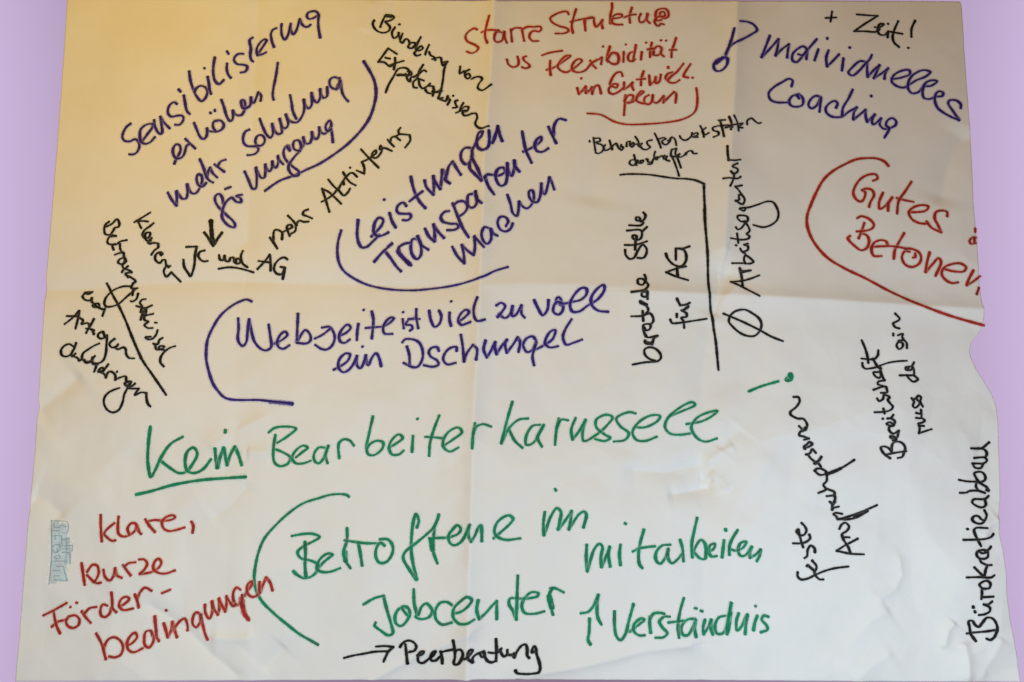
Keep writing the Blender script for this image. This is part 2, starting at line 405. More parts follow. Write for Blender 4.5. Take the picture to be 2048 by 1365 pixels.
# notes: (colour, text, [(kind, word, [(width 0.1 mm, "x,z x,z ..." in 0.1 mm), ...]), ...])
NOTES = [
('blue', 'Sensibilisierung erhöhen / mehr Schulung für Umgang', [
  ('word', 'Sensibilisierung', [(38, '-5831,3353 -5888,3301 -5932,3209 -5940,3129 -5904,3074 -5824,3066 -5752,3102 -5708,3078 -5680,3023 -5683,2942 -5716,2881 -5770,2855 -5818,2860'),
   (38, '-5646,3064 -5570,3186 -5500,3296 -5493,3341 -5542,3351 -5616,3326 -5678,3255 -5681,3154 -5655,3064 -5596,3029 -5522,3055 -5453,3141'),
   (38, '-5483,3412 -5463,3316 -5420,3227 -5370,3187 -5348,3217 -5365,3337 -5390,3466'),
   (38, '-5390,3466 -5323,3367 -5238,3280'),
   (38, '-5150,3671 -5189,3701 -5245,3670 -5279,3599 -5275,3519 -5225,3469 -5131,3486 -5064,3486 -5038,3451 -5050,3391 -5095,3341 -5161,3340'),
   (38, '-5053,3814 -5027,3693 -4992,3562 -4946,3512'),
   (38, '-5137,3908 -5103,3869'),
   (38, '-4987,4198 -4958,4037 -4916,3918 -4863,3808 -4781,3722 -4726,3768 -4698,3870 -4726,3941 -4804,3971 -4869,3929 -4895,3868'),
   (38, '-4705,4121 -4682,4013 -4667,3922 -4639,3840'),
   (38, '-4763,4258 -4756,4252'),
   (38, '-4613,4443 -4626,4319 -4623,4174 -4588,4052 -4528,4002 -4456,4076'),
   (38, '-4425,4349 -4425,4255 -4395,4162 -4355,4112'),
   (38, '-4437,4550 -4410,4507'),
   (38, '-4190,4524 -4268,4513 -4321,4447 -4319,4396 -4270,4347 -4187,4344 -4133,4330 -4126,4290 -4155,4234 -4218,4212'),
   (38, '-4065,4810 -4104,4767 -4107,4725 -4085,4625 -4091,4522 -4075,4442 -4047,4415'),
   (38, '-3983,4520 -3944,4588 -3866,4705 -3842,4755 -3879,4774 -3951,4724 -3999,4636 -3996,4562 -3983,4520'),
   (38, '-3983,4520 -3899,4531 -3838,4556'),
   (38, '-3683,4941 -3739,4920 -3773,4862 -3766,4780 -3742,4695 -3713,4630'),
   (38, '-3602,5000 -3606,4939 -3592,4816 -3544,4741 -3499,4798 -3453,4993'),
   (38, '-3453,4993 -3451,4896 -3408,4817 -3364,4870 -3310,5062'),
   (38, '-3310,5062 -3283,4989 -3231,4936 -3182,4930 -3134,4965'),
   (38, '-3016,5129 -3088,5078 -3157,5059 -3197,5091 -3190,5154 -3132,5185 -3063,5184 -3016,5129 -3018,5035 -3014,4931 -2980,4747')]),
 ]),
('blue', 'Sensibilisierung erhöhen / mehr Schulung für Umgang', [
  ('word', 'erhöhen', [(38, '-5127,2708 -5104,2784 -5072,2855 -5051,2938 -5072,3009 -5120,3029 -5162,2967 -5160,2885 -5121,2809 -5058,2795 -5005,2836 -4983,2908 -4967,3000 -4932,3031'),
   (38, '-4994,3117 -4928,3052 -4832,2961'),
   (38, '-4874,3372 -4826,3263 -4773,3153 -4723,3114 -4683,3145 -4668,3225 -4676,3290'),
   (38, '-4676,3290 -4655,3255 -4598,3237 -4505,3245 -4442,3292 -4426,3352 -4465,3410 -4531,3418 -4581,3387 -4583,3307 -4552,3258'),
   (38, '-4572,3402 -4521,3409'),
   (38, '-4640,3541 -4625,3526'),
   (38, '-4570,3587 -4566,3562'),
   (38, '-4479,3751 -4436,3641 -4384,3483 -4335,3411 -4299,3448 -4299,3587'),
   (38, '-4299,3587 -4275,3539 -4228,3512 -4174,3521 -4140,3579 -4126,3672 -4143,3762 -4179,3758 -4180,3687 -4151,3629 -4106,3639 -4055,3691 -4048,3825'),
   (38, '-4048,3825 -4031,3745 -4001,3734 -3972,3792 -3935,3900'),
   (38, '-3935,3900 -3884,3834 -3891,3753')]),
  ('slash', '', [(38, '-3642,4367 -3659,4159 -3691,3927 -3694,3812 -3677,3755')]),
  ('word', 'mehr', [(38, '-5198,2257 -5132,2145 -5057,2054'),
   (38, '-5057,2054 -5058,2166 -5068,2282'),
   (38, '-5068,2282 -5023,2214 -4974,2162 -4919,2172 -4903,2245 -4914,2390'),
   (38, '-4914,2390 -4877,2294 -4829,2246 -4774,2256 -4722,2345 -4695,2444 -4714,2533 -4752,2552 -4777,2511 -4773,2442 -4742,2374 -4686,2356 -4634,2417'),
   (38, '-4754,2793 -4684,2644 -4629,2496 -4581,2448 -4534,2425'),
   (38, '-4630,2506 -4617,2596 -4593,2662'),
   (38, '-4593,2662 -4552,2578 -4479,2506'),
   (38, '-4532,2714 -4475,2671 -4378,2599'),
   (38, '-4481,2691 -4443,2763 -4371,2795')]),
  ('word', 'Schulung', [(38, '-4051,3300 -4105,3263 -4135,3173 -4120,3074 -4074,3035 -3993,3033 -3921,3020 -3893,2974 -3936,2916 -4012,2896 -4062,2889'),
   (38, '-3921,3026 -3951,3116 -3921,3188 -3858,3202 -3805,3155 -3802,3080 -3851,3033 -3915,3038'),
   (38, '-3894,3467 -3838,3332 -3770,3203 -3705,3150 -3671,3212 -3689,3374'),
   (38, '-3689,3374 -3649,3274 -3597,3209 -3536,3220 -3540,3320 -3574,3451'),
   (38, '-3574,3451 -3528,3320 -3478,3294 -3438,3356 -3479,3518'),
   (38, '-3479,3518 -3434,3431 -3372,3392 -3299,3391 -3229,3476 -3195,3587 -3205,3749'),
   (38, '-3205,3749 -3172,3649 -3123,3604 -3081,3659 -3087,3853'),
   (38, '-3087,3853 -3053,3746 -2997,3694 -2955,3755 -2954,3911'),
   (38, '-2954,3911 -2932,3816 -2894,3765 -2846,3789 -2845,3941'),
   (38, '-3421,3823 -3393,3691 -3371,3566 -3313,3441'),
   (38, '-2674,4080 -2748,4100 -2807,4056 -2803,3965 -2753,3913 -2680,3911 -2646,3988 -2662,4086'),
   (38, '-2662,4086 -2634,3987 -2605,3834 -2555,3748 -2512,3704'),
   (38, '-2709,3893 -2642,4040')]),
  ('word', 'für', [(38, '-4371,2100 -4384,2178 -4423,2241 -4460,2244 -4494,2194 -4481,2116 -4431,2039 -4374,1983 -4299,1908 -4225,1843 -4188,1778 -4199,1739 -4265,1754 -4339,1818 -4379,1895 -4374,1983 -4360,2061 -4318,2142 -4249,2199 -4221,2171 -4176,2135 -4119,2140 -4126,2193 -4188,2227 -4111,2254'),
   (38, '-4355,2327 -4275,2366')]),
  ('word', 'Umgang', [(38, '-4091,2627 -4031,2496 -3963,2358 -3911,2354 -3899,2490 -3923,2691'),
   (38, '-3923,2691 -3887,2614 -3831,2522 -3780,2519 -3766,2606 -3772,2731'),
   (38, '-3772,2731 -3744,2655 -3698,2615 -3664,2677 -3663,2776'),
   (38, '-3663,2776 -3641,2701 -3603,2669 -3570,2749 -3580,2860'),
   (38, '-3580,2860 -3547,2785 -3490,2722'),
   (38, '-3394,2931 -3445,3006 -3395,2943'),
   (38, '-3395,2943 -3421,3018 -3457,3006 -3491,2932 -3476,2833 -3412,2746 -3325,2670 -3250,2607 -3247,2545 -3307,2533 -3382,2596 -3410,2684 -3377,2758 -3308,2856 -3238,2941 -3229,3028 -3267,3097 -3327,3091 -3349,3029 -3323,2955 -3238,2929'),
   (38, '-3238,2941 -3181,3040 -3197,3152'),
   (38, '-3197,3152 -3157,3052 -3097,3051 -3064,3126 -3068,3233'),
   (38, '-3068,3233 -3041,3151 -2991,3113 -2957,3175 -2955,3306'),
   (38, '-2955,3306 -2922,3225 -2873,3199 -2814,3248 -2768,3333 -2793,3407 -2841,3359 -2858,3298 -2826,3242 -2767,3272'),
   (38, '-2767,3272 -2752,3173 -2738,3062')]),
  ('bracket', '', [(43, '-2297,4363 -2196,4196 -2119,4030 -2092,3843 -2113,3681 -2181,3457 -2297,3270 -2484,3061 -2659,2913 -2929,2728 -3106,2644'),
   (43, '-3108,2644 -3307,2545 -3520,2468 -3627,2402 -3758,2308')]),
 ]),
('black', 'JC und AG mehr Aktivteams', [
  ('word', 'Aktivteams', [(35, '-2879,2329 -2825,2180 -2784,2056 -2750,1957'),
   (35, '-2879,2323 -2781,2278 -2671,2179 -2578,2086'),
   (35, '-2876,2118 -2789,2167 -2708,2228 -2652,2302 -2584,2401 -2540,2489 -2535,2501'),
   (35, '-2790,2472 -2701,2365 -2616,2290 -2542,2216 -2484,2265 -2451,2327'),
   (35, '-2628,2302 -2595,2389 -2562,2439 -2548,2389'),
   (35, '-2568,2589 -2517,2501 -2455,2426 -2370,2376'),
   (35, '-2540,2476 -2472,2564 -2425,2576 -2351,2513'),
   (35, '-2464,2664 -2464,2657'),
   (35, '-2361,2614 -2246,2563'),
   (35, '-2246,2563 -2249,2664 -2288,2752'),
   (35, '-2288,2752 -2182,2801 -2135,2838'),
   (35, '-2305,2951 -2182,2814 -2028,2656'),
   (35, '-2147,2826 -2125,2901 -2078,2938 -2077,2888 -2135,2838 -2075,2813 -2005,2887 -1983,2962 -2008,3013 -2019,2950 -1959,2974 -1832,2924'),
   (35, '-1902,3106 -1862,3056 -1803,2995'),
   (35, '-1858,3071 -1845,3136 -1778,3161'),
   (35, '-1778,3161 -1759,3136 -1710,3096'),
   (35, '-1778,3161 -1731,3197 -1742,3247 -1709,3296'),
   (35, '-1722,3196 -1568,3181'),
   (35, '-1568,3181 -1556,3095 -1631,2980')]),
  ('word', 'mehr', [(37, '-3649,1577 -3578,1484 -3528,1406'),
   (37, '-3592,1533 -3586,1678 -3551,1695 -3464,1650 -3459,1541'),
   (37, '-3464,1650 -3393,1685 -3310,1732 -3336,1769 -3390,1746 -3367,1648 -3340,1593'),
   (37, '-3385,1911 -3315,1842 -3239,1754'),
   (37, '-3330,1623 -3259,1670 -3251,1755 -3206,1827 -3133,1807 -3061,1811'),
   (37, '-3075,2000 -3140,1971 -3150,1923 -3077,1891 -3010,1859')]),
  ('word', 'JC', [(37, '-4877,1418 -4725,1427'),
   (37, '-4725,1427 -4742,1308 -4750,1155 -4781,1040 -4812,983 -4845,1028 -4900,1119 -4911,1223'),
   (37, '-4609,1370 -4676,1345 -4696,1285 -4660,1226 -4614,1204 -4558,1211')]),
  ('word', 'und', [(35, '-4396,1303 -4376,1232 -4331,1232 -4316,1298'),
   (35, '-4316,1298 -4297,1221 -4251,1211 -4231,1265'),
   (35, '-4231,1265 -4187,1273 -4172,1201 -4126,1178 -4082,1203 -4096,1251 -4141,1250 -4149,1190'),
   (35, '-4060,1381 -4082,1300 -4046,1179 -3976,1127')]),
  ('underline', '', [(37, '-4397,1096 -4238,1122 -4066,1102 -3884,1049')]),
  ('word', 'AG', [(38, '-3825,1096 -3726,1201 -3641,1314'),
   (38, '-3641,1314 -3625,1200 -3622,1070'),
   (38, '-3811,1221 -3631,1194'),
   (38, '-3367,1237 -3416,1267 -3488,1245 -3559,1164 -3569,1082 -3522,1023 -3451,1023 -3403,1115'),
   (38, '-3403,1115 -3474,1127'),
   (38, '-3403,1103 -3441,948')]),
  ('arrow', '', [(42, '-4626,1645 -4560,1562 -4487,1444'),
   (42, '-4487,1444 -4434,1541 -4365,1651'),
   (61, '-4537,1828 -4517,1647 -4494,1480')]),
 ]),
('black', 'kleinerer Betreuungsschlüssel und Anliegen durchdringen', [
  ('word', 'kleinerer', [(35, '-5444,1948 -5538,1884 -5672,1796'),
   (35, '-5467,1806 -5552,1816 -5617,1806'),
   (35, '-5617,1806 -5562,1703'),
   (35, '-5381,1782 -5442,1728 -5513,1670 -5537,1602 -5496,1544 -5432,1573 -5426,1631 -5483,1631 -5497,1573 -5456,1506 -5394,1554'),
   (35, '-5450,1477 -5401,1516'),
   (35, '-5426,1463 -5352,1478 -5295,1468'),
   (35, '-5295,1468 -5294,1411 -5348,1364 -5393,1298'),
   (35, '-5219,1307 -5254,1340 -5310,1317 -5337,1251 -5308,1195 -5260,1176 -5222,1218 -5185,1222 -5170,1148'),
   (35, '-5263,1321 -5243,1288'),
   (35, '-5105,1129 -5157,1129 -5185,1102 -5206,1047 -5171,974 -5093,1038'),
   (35, '-5093,1038 -5031,974 -4961,902'),
   (35, '-5161,1139 -5129,1111')]),
  ('word', 'Betreuungsschlüssel', [(35, '-6049,1805 -6103,1757 -6117,1680 -6093,1612 -6025,1602 -5981,1660 -5956,1708 -5901,1727 -5896,1785 -5938,1844 -5999,1776 -6082,1728'),
   (35, '-6016,1602 -5929,1582'),
   (35, '-5929,1582 -6033,1564 -6058,1488 -6029,1460 -5934,1459'),
   (35, '-5765,1520 -5869,1496 -5915,1459 -5981,1440 -5960,1374'),
   (35, '-5868,1468 -5855,1373 -5816,1326'),
   (35, '-5939,1299 -5863,1326 -5806,1326 -5805,1270'),
   (35, '-5786,1260 -5862,1233 -5890,1186 -5833,1158 -5786,1204 -5796,1260 -5767,1204 -5823,1139 -5796,1093 -5739,1130'),
   (35, '-5834,1038 -5796,1084 -5721,1065 -5684,1038'),
   (35, '-5684,1038 -5778,1019 -5742,964'),
   (35, '-5760,992 -5686,955 -5632,909 -5680,873'),
   (35, '-5631,903 -5679,857 -5694,809 -5598,803'),
   (35, '-5662,789 -5658,691'),
   (35, '-5576,720 -5594,632 -5655,594 -5675,604'),
   (35, '-5453,632 -5508,622 -5531,574 -5496,517 -5506,431'),
   (35, '-5582,527 -5514,507 -5438,497 -5350,536'),
   (35, '-5496,317 -5476,412 -5436,478 -5430,412 -5484,393 -5437,383 -5320,408'),
   (35, '-5447,393 -5441,317 -5384,289 -5435,242 -5386,195 -5314,195'),
   (35, '-5283,276 -5260,273'),
   (35, '-5239,163 -5254,102 -5305,37 -5368,27 -5406,55 -5334,65'),
   (35, '-5159,47 -5203,19 -5227,-47 -5292,-38'),
   (35, '-5264,-47 -5240,-121 -5176,-121 -5123,-84 -5188,-75 -5205,-112 -5129,-131'),
   (35, '-4966,-75 -5048,-103 -5127,-168 -5167,-242 -5165,-317 -5111,-377')]),
  ('word', 'und', [(35, '-6394,740 -6277,749'),
   (35, '-6417,681 -6387,725 -6328,715 -6277,744'),
   (35, '-6417,676 -6371,627 -6294,617 -6271,656'),
   (35, '-6271,656 -6263,597 -6220,558 -6245,539 -6204,510 -6139,520 -6164,568 -6210,558 -6187,529 -6117,491 -6049,472'),
   (35, '-6051,491 -6077,376')]),
  ('word', 'Anliegen', [(35, '-6632,255 -6522,348 -6432,458'),
   (35, '-6432,458 -6437,339 -6461,188'),
   (35, '-6611,377 -6440,372'),
   (35, '-6410,348 -6359,310 -6372,254 -6290,272 -6258,225 -6296,122'),
   (35, '-6199,334 -6248,216'),
   (35, '-6302,188 -6217,169 -6178,103'),
   (35, '-6227,178 -6179,159'),
   (35, '-6056,145 -6109,112 -6115,66 -6065,37 -6011,56 -5985,93 -5979,-38 -5980,-177 -6013,-288 -6074,-326 -6166,-326'),
   (35, '-6046,140 -6011,56'),
   (35, '-5858,27 -5912,-1 -5936,-47 -5896,-94 -5831,-85 -5805,-48'),
   (35, '-5920,-19 -5868,36'),
   (35, '-5850,-85 -5810,-122 -5719,-94 -5689,-122 -5676,-196 -5627,-252 -5558,-256')]),
  ('word', 'durchdringen', [(35, '-6434,-25 -6456,-109 -6486,-183 -6472,-230 -6430,-184'),
   (35, '-6468,-81 -6537,-43 -6609,-71 -6651,-136 -6637,-201 -6578,-229 -6503,-202 -6472,-137'),
   (35, '-6464,-221 -6385,-258 -6363,-295 -6329,-268'),
   (35, '-6329,-268 -6317,-184 -6238,-119 -6168,-72 -6087,-35'),
   (35, '-6329,-268 -6260,-305 -6206,-296 -6138,-221'),
   (35, '-6291,-277 -6259,-323 -6178,-305 -6156,-342 -6082,-342'),
   (35, '-6174,-240 -6167,-314 -6109,-351 -6128,-453'),
   (35, '-6073,-453 -6032,-397 -5983,-416 -6008,-453 -6064,-458'),
   (35, '-5930,-342 -5975,-407 -6027,-453 -5966,-499 -5948,-546 -5923,-463 -5877,-453 -5817,-500 -5800,-574'),
   (35, '-5793,-454 -5789,-457'),
   (35, '-5809,-574 -5731,-537 -5659,-523 -5642,-592'),
   (35, '-5642,-592 -5655,-638 -5597,-666 -5567,-601'),
   (35, '-5665,-629 -5596,-592'),
   (35, '-5585,-611 -5612,-694 -5650,-785 -5669,-904 -5716,-1013 -5797,-1049 -5885,-1013 -5942,-922 -5944,-839 -5893,-767 -5812,-721 -5731,-694'),
   (35, '-5612,-694 -5551,-666 -5509,-629'),
   (35, '-5584,-703 -5484,-703 -5447,-703'),
   (35, '-5447,-703 -5493,-794 -5405,-758 -5331,-767'),
   (35, '-5331,-767 -5319,-858 -5292,-931 -5258,-963')]),
  ('crossed_circle', '', [(35, '-5688,833 -5830,829 -5948,781 -6023,713 -6068,626 -6063,548 -6026,519 -5940,523 -5858,556 -5740,672 -5624,789'),
   (35, '-6066,876 -5989,742 -5857,547 -5731,327 -5600,46 -5452,-261'),
   (35, '-5630,95 -5535,-92 -5432,-286 -5295,-463 -5160,-638 -5047,-794')]),
 ]),
('black', 'Bündelung von Expertenwissen', [
  ('word', 'Bündelung', [(35, '-2145,5036 -2168,4983 -2142,4906 -2080,4849 -1983,4830 -1911,4870 -1900,4922 -1938,4976 -1976,5015 -1903,5036 -1843,5082 -1870,5126 -1967,5135'),
   (35, '-1967,5135 -2013,5041 -2052,4922'),
   (35, '-1990,5108 -1880,5095'),
   (35, '-1821,4921 -1867,4830 -1835,4738 -1774,4777 -1763,4828'),
   (35, '-1763,4828 -1750,4750 -1737,4712 -1702,4814'),
   (35, '-1754,4973 -1754,4965'),
   (35, '-1736,4686 -1699,4660 -1652,4723 -1603,4697 -1590,4634'),
   (35, '-1590,4634 -1613,4596 -1565,4570 -1505,4621 -1505,4659 -1566,4659'),
   (35, '-1415,4754 -1469,4646 -1492,4558 -1443,4533 -1383,4571 -1408,4609 -1456,4570 -1491,4520 -1515,4495 -1478,4450 -1418,4469'),
   (35, '-1286,4627 -1322,4545 -1345,4469'),
   (35, '-1285,4513 -1260,4457 -1212,4432 -1187,4381'),
   (35, '-1236,4394 -1151,4420 -1103,4419 -1090,4356 -1066,4293 -994,4357'),
   (35, '-1078,4343 -1006,4357'),
   (35, '-1018,4344 -1053,4205 -1063,4077 -1085,3937 -1097,3874'),
   (35, '-1097,3899 -1181,3864 -1230,3876')]),
  ('word', 'Expertenwissen', [(35, '-1783,4480 -1920,4571'),
   (35, '-1920,4571 -1996,4459 -2071,4347'),
   (35, '-1961,4419 -1888,4403'),
   (35, '-2072,4352 -1974,4342 -1886,4275 -1828,4305'),
   (35, '-1811,4419 -1809,4336 -1826,4222'),
   (35, '-1886,4296 -1780,4336 -1674,4367'),
   (35, '-1945,3854 -1899,3979 -1833,4100 -1758,4232 -1671,4252 -1613,4232 -1583,4180 -1630,4119 -1718,4150 -1776,4130 -1688,4129 -1640,4150'),
   (35, '-1612,4191 -1564,4191 -1553,4140 -1611,4119 -1620,4078 -1571,4028 -1562,4089 -1514,4109'),
   (35, '-1372,4305 -1429,4202 -1466,4079 -1522,4018 -1512,3939 -1464,3929'),
   (35, '-1514,4099 -1428,4161 -1361,4214 -1323,4194'),
   (35, '-1456,4080 -1359,4046'),
   (35, '-1436,4060 -1426,3979 -1377,3920 -1301,3962 -1262,4002'),
   (35, '-1348,3931 -1309,3861 -1232,3842 -1213,3882 -1214,3953 -1291,3962'),
   (35, '-1214,3953 -1203,3872 -1222,3802'),
   (35, '-1222,3872 -1125,3860 -1077,3879'),
   (35, '-1087,3920 -1115,3820 -1134,3760 -1066,3768'),
   (35, '-1134,3760 -1066,3729 -1018,3717 -989,3796'),
   (35, '-989,3796 -959,3715 -998,3647 -950,3735'),
   (35, '-907,3798 -904,3793'),
   (35, '-833,3720 -872,3712 -862,3651 -842,3610 -910,3603'),
   (35, '-746,3674 -784,3607 -803,3548 -861,3521'),
   (35, '-784,3567 -716,3612 -667,3597 -686,3538 -754,3525 -734,3473 -676,3468 -618,3490'),
   (35, '-783,3547 -696,3549'),
   (35, '-696,3470 -598,3487 -550,3479 -530,3415 -559,3321 -519,3253 -451,3222 -346,3247')]),
  ('word', 'von', [(35, '-800,4274 -804,4160 -741,4198'),
   (35, '-809,4160 -731,4187 -653,4211'),
   (35, '-663,4212 -721,4176 -721,4103 -681,4063 -642,4095 -672,4150 -701,4132'),
   (35, '-622,4051 -564,4073 -495,4065 -456,4019 -504,3958 -523,3890 -465,3836 -396,3847 -310,3904')]),
 ]),
('blue', 'Leistungen transparenter machen', [
  ('word', 'Leistungen', [(43, '-2314,1835 -2321,1720 -2324,1605 -2298,1482 -2251,1416 -2177,1427 -2086,1515 -1994,1611'),
   (43, '-2115,1581 -2032,1668 -1958,1763 -1940,1840 -1996,1873 -2052,1819 -2079,1724 -2078,1648 -2022,1592 -1928,1612 -1858,1650'),
   (43, '-1931,2154 -1928,2147'),
   (43, '-1847,1947 -1808,1822 -1750,1721'),
   (43, '-1596,2057 -1643,2109 -1709,2075 -1741,2006 -1716,1949 -1622,1936 -1538,1932 -1527,1883 -1574,1839 -1649,1838'),
   (43, '-1537,2518 -1506,2379 -1456,2232 -1389,2116 -1307,2024'),
   (43, '-1550,2130 -1447,2213 -1353,2286'),
   (43, '-1326,2457 -1296,2349 -1190,2231'),
   (43, '-1190,2231 -1182,2376 -1194,2524'),
   (43, '-1194,2524 -1154,2415 -1086,2316'),
   (43, '-1086,2316 -1068,2461 -1061,2620'),
   (43, '-1061,2620 -1022,2549 -992,2498 -1001,2450 -939,2399'),
   (43, '-1055,2618 -994,2541 -1017,2468 -939,2398'),
   (43, '-988,2541 -960,2665 -901,2743'),
   (43, '-901,2743 -840,2633 -773,2524'),
   (43, '-627,2940 -711,2949 -771,2879 -769,2766 -697,2685 -625,2739 -603,2899 -579,2946 -531,3038 -459,3109 -448,3169 -496,3168 -532,3063 -518,2935 -434,2872 -364,2917 -341,3018 -347,3181'),
   (43, '-603,2899 -601,2773 -637,2703 -636,2617 -551,2506 -454,2390'),
   (43, '-454,2390 -503,2559 -565,2693 -614,2800'),
   (43, '-347,3017 -306,2988 -248,3132 -213,3270'),
   (43, '-213,3270 -189,3152 -148,3040')]),
  ('word', 'transparenter', [(43, '-2067,1199 -1935,1355 -1802,1474'),
   (43, '-1900,1355 -1816,1248 -1732,1129 -1662,1058'),
   (43, '-1804,1488 -1860,1431'),
   (43, '-1724,1372 -1628,1247 -1510,1147'),
   (43, '-1688,1342 -1701,1414 -1620,1473 -1537,1491'),
   (61, '-1706,1342 -1605,1235 -1534,1164'),
   (43, '-1421,1545 -1491,1545 -1519,1461 -1500,1318 -1429,1241 -1371,1294 -1367,1449 -1421,1593'),
   (43, '-1421,1593 -1361,1461 -1254,1382'),
   (43, '-1311,1707 -1244,1579 -1161,1506'),
   (43, '-1161,1506 -1163,1650 -1182,1772'),
   (43, '-1182,1772 -1103,1649 -1019,1557'),
   (43, '-947,1972 -1013,1962 -1071,1891 -1046,1817 -939,1777 -820,1760 -808,1710 -867,1677 -973,1676'),
   (43, '-895,2091 -809,1868 -736,1693 -646,1547'),
   (43, '-871,2065 -812,2111 -716,2104 -667,2026 -703,1945 -774,1890'),
   (43, '-597,2211 -657,2200 -668,2104 -643,2016 -572,2000 -524,2072 -549,2246'),
   (43, '-549,2246 -537,2135 -452,2045'),
   (43, '-408,2456 -350,2308 -269,2199'),
   (43, '-408,2432 -374,2485 -293,2498 -199,2497 -106,2567 -129,2626 -200,2607 -246,2516 -234,2420 -176,2341 -105,2371 -76,2471 -70,2680 -70,2705'),
   (43, '-70,2697 -59,2588 -5,2506 30,2618 36,2753'),
   (43, '36,2753 60,2645 113,2580'),
   (43, '155,3218 179,3070 215,2911 297,2730'),
   (43, '167,2897 274,2951 358,3003 442,3079 442,3141 382,3102 346,3002 381,2916 465,2906 555,2963'),
   (43, '557,3305 610,3181 675,3044'),
   (43, '634,3168 647,3330 719,3430 827,3411')]),
  ('word', 'machen', [(38, '-894,1419 -815,1273 -708,1153'),
   (38, '-708,1153 -721,1314 -752,1441'),
   (38, '-752,1441 -662,1345 -566,1264'),
   (38, '-566,1264 -549,1404 -562,1554'),
   (38, '-562,1554 -484,1453 -415,1376'),
   (38, '-324,1664 -405,1678 -450,1579 -426,1475 -369,1429 -313,1500 -313,1665'),
   (38, '-313,1665 -278,1598 -215,1568'),
   (38, '-93,1720 -58,1806 -105,1863 -175,1858 -215,1771 -174,1666 -93,1642 -23,1688 12,1773'),
   (38, '-70,2210 -23,2073 12,1930 71,1885 94,1958 106,2116'),
   (38, '106,2116 153,2046 224,2012 295,2075 331,2186 308,2296 260,2282 260,2196 307,2124 378,2114 426,2213 445,2410'),
   (38, '445,2410 456,2287 497,2239 534,2350 570,2510'),
   (38, '570,2510 605,2425 640,2315')]),
  ('bracket', '', [(37, '-2561,1673 -2603,1498 -2611,1321 -2582,1170 -2512,1055 -2350,940 -2141,849 -1846,788 -1496,771 -1203,793 -908,827 -671,870 -435,929 -251,1029 -60,1098')]),
 ]),
('red', 'Starre Struktur vs Flexibilität im Entwicklungsplan', [
  ('word', 'Starre', [(34, '-539,4854 -589,4881 -674,4840 -723,4767 -698,4688 -575,4609 -519,4547 -549,4502 -623,4481 -702,4514'),
   (34, '-354,5037 -392,4888 -416,4766 -409,4674 -378,4592'),
   (34, '-472,4794 -404,4808 -282,4781 -199,4795'),
   (34, '-151,4774 -235,4761 -270,4682 -264,4614 -222,4598 -151,4646 -127,4740 -115,4794'),
   (34, '-115,4794 -115,4704 -79,4614'),
   (34, '-19,4847 -1,4645'),
   (34, '-19,4822 42,4874 139,4884'),
   (34, '151,4878 187,4676'),
   (34, '163,4866 236,4909 333,4914 443,4919 455,4880 418,4840 345,4850 284,4809 272,4732 320,4684 411,4687')]),
  ('word', 'Struktur', [(34, '884,5143 860,5189 775,5181 676,5138 596,5068 626,5004 736,4943 857,4907 881,4868 820,4828 674,4817'),
   (34, '1002,5235 957,5078 931,4947 948,4829'),
   (34, '908,5019 1042,5053 1140,5072 1261,5081'),
   (34, '1128,5065 1143,4868'),
   (34, '1139,5039 1201,5090 1274,5087 1279,5009 1308,4929 1357,4967 1412,5043'),
   (34, '1412,5043 1399,4991 1410,4900'),
   (34, '1562,5320 1561,5234 1534,5116 1526,4974'),
   (34, '1538,4974 1551,5063 1625,5126 1709,5116 1709,5084 1624,5061 1563,5050 1562,4986 1622,4958 1719,4956'),
   (34, '1870,5239 1830,5095 1834,4980'),
   (34, '1745,5070 1842,5108 1928,5121'),
   (34, '2008,5135 1975,5057 1993,4993 2035,4994 2098,5072 2112,5137'),
   (34, '2112,5137 2097,5034 2145,4977'),
   (34, '2233,5112 2247,5177 2309,5216 2394,5216 2435,5164 2427,5086 2366,5060 2306,5099 2320,5164 2368,5164 2379,5099 2281,5086 2219,5022 2236,4958 2278,4932 2315,4971 2364,4958'),
   (34, '2247,5164 2233,5086 2255,5022 2329,5035')]),
  ('word', 'vs', [(34, '-79,4347 -55,4270 17,4234 90,4273 102,4337 84,4412'),
   (34, '223,4430 174,4407 186,4357 259,4298 271,4260 210,4231 150,4246')]),
  ('word', 'Flexibilität', [(34, '465,4452 562,4492 781,4534'),
   (34, '591,4370 585,4241 596,4126'),
   (34, '530,4215 621,4242 706,4294 815,4372 901,4449 840,4449 743,4358 706,4268 753,4205 838,4180 935,4231 1032,4309 1082,4373 1033,4398 960,4347 923,4257 959,4193 1055,4181 1140,4220 1226,4323 1312,4387'),
   (34, '1209,4374 1250,4298 1298,4247'),
   (34, '1287,4361 1397,4425'),
   (34, '1397,4425 1377,4311'),
   (34, '1409,4604 1414,4599'),
   (34, '1515,4611 1483,4477 1469,4376'),
   (34, '1481,4351 1494,4427 1556,4491 1616,4479 1658,4404 1626,4328 1554,4327'),
   (34, '1521,4605 1483,4477 1475,4376 1494,4414 1556,4504 1629,4492 1652,4417 1626,4328 1554,4320 1493,4364'),
   (34, '1732,4518 1724,4354'),
   (34, '1764,4638 1769,4634'),
   (34, '1921,4630 1908,4543 1883,4430 1869,4367'),
   (34, '1908,4518 1835,4506 1798,4443 1809,4380 1869,4367 1906,4404'),
   (34, '2011,4516 1996,4390'),
   (34, '2079,4667 2083,4662'),
   (34, '2170,4666 2144,4553 2135,4426'),
   (34, '2096,4553 2199,4571'),
   (34, '2148,4451 2186,4527 2247,4602 2308,4590 2319,4539 2269,4463 2196,4463 2197,4514'),
   (34, '2320,4577 2306,4488 2353,4438'),
   (34, '2310,4703 2312,4697'),
   (34, '2388,4697 2391,4693'),
   (34, '2547,4740 2515,4640 2476,4527 2468,4425'),
   (34, '2440,4546 2549,4546')]),
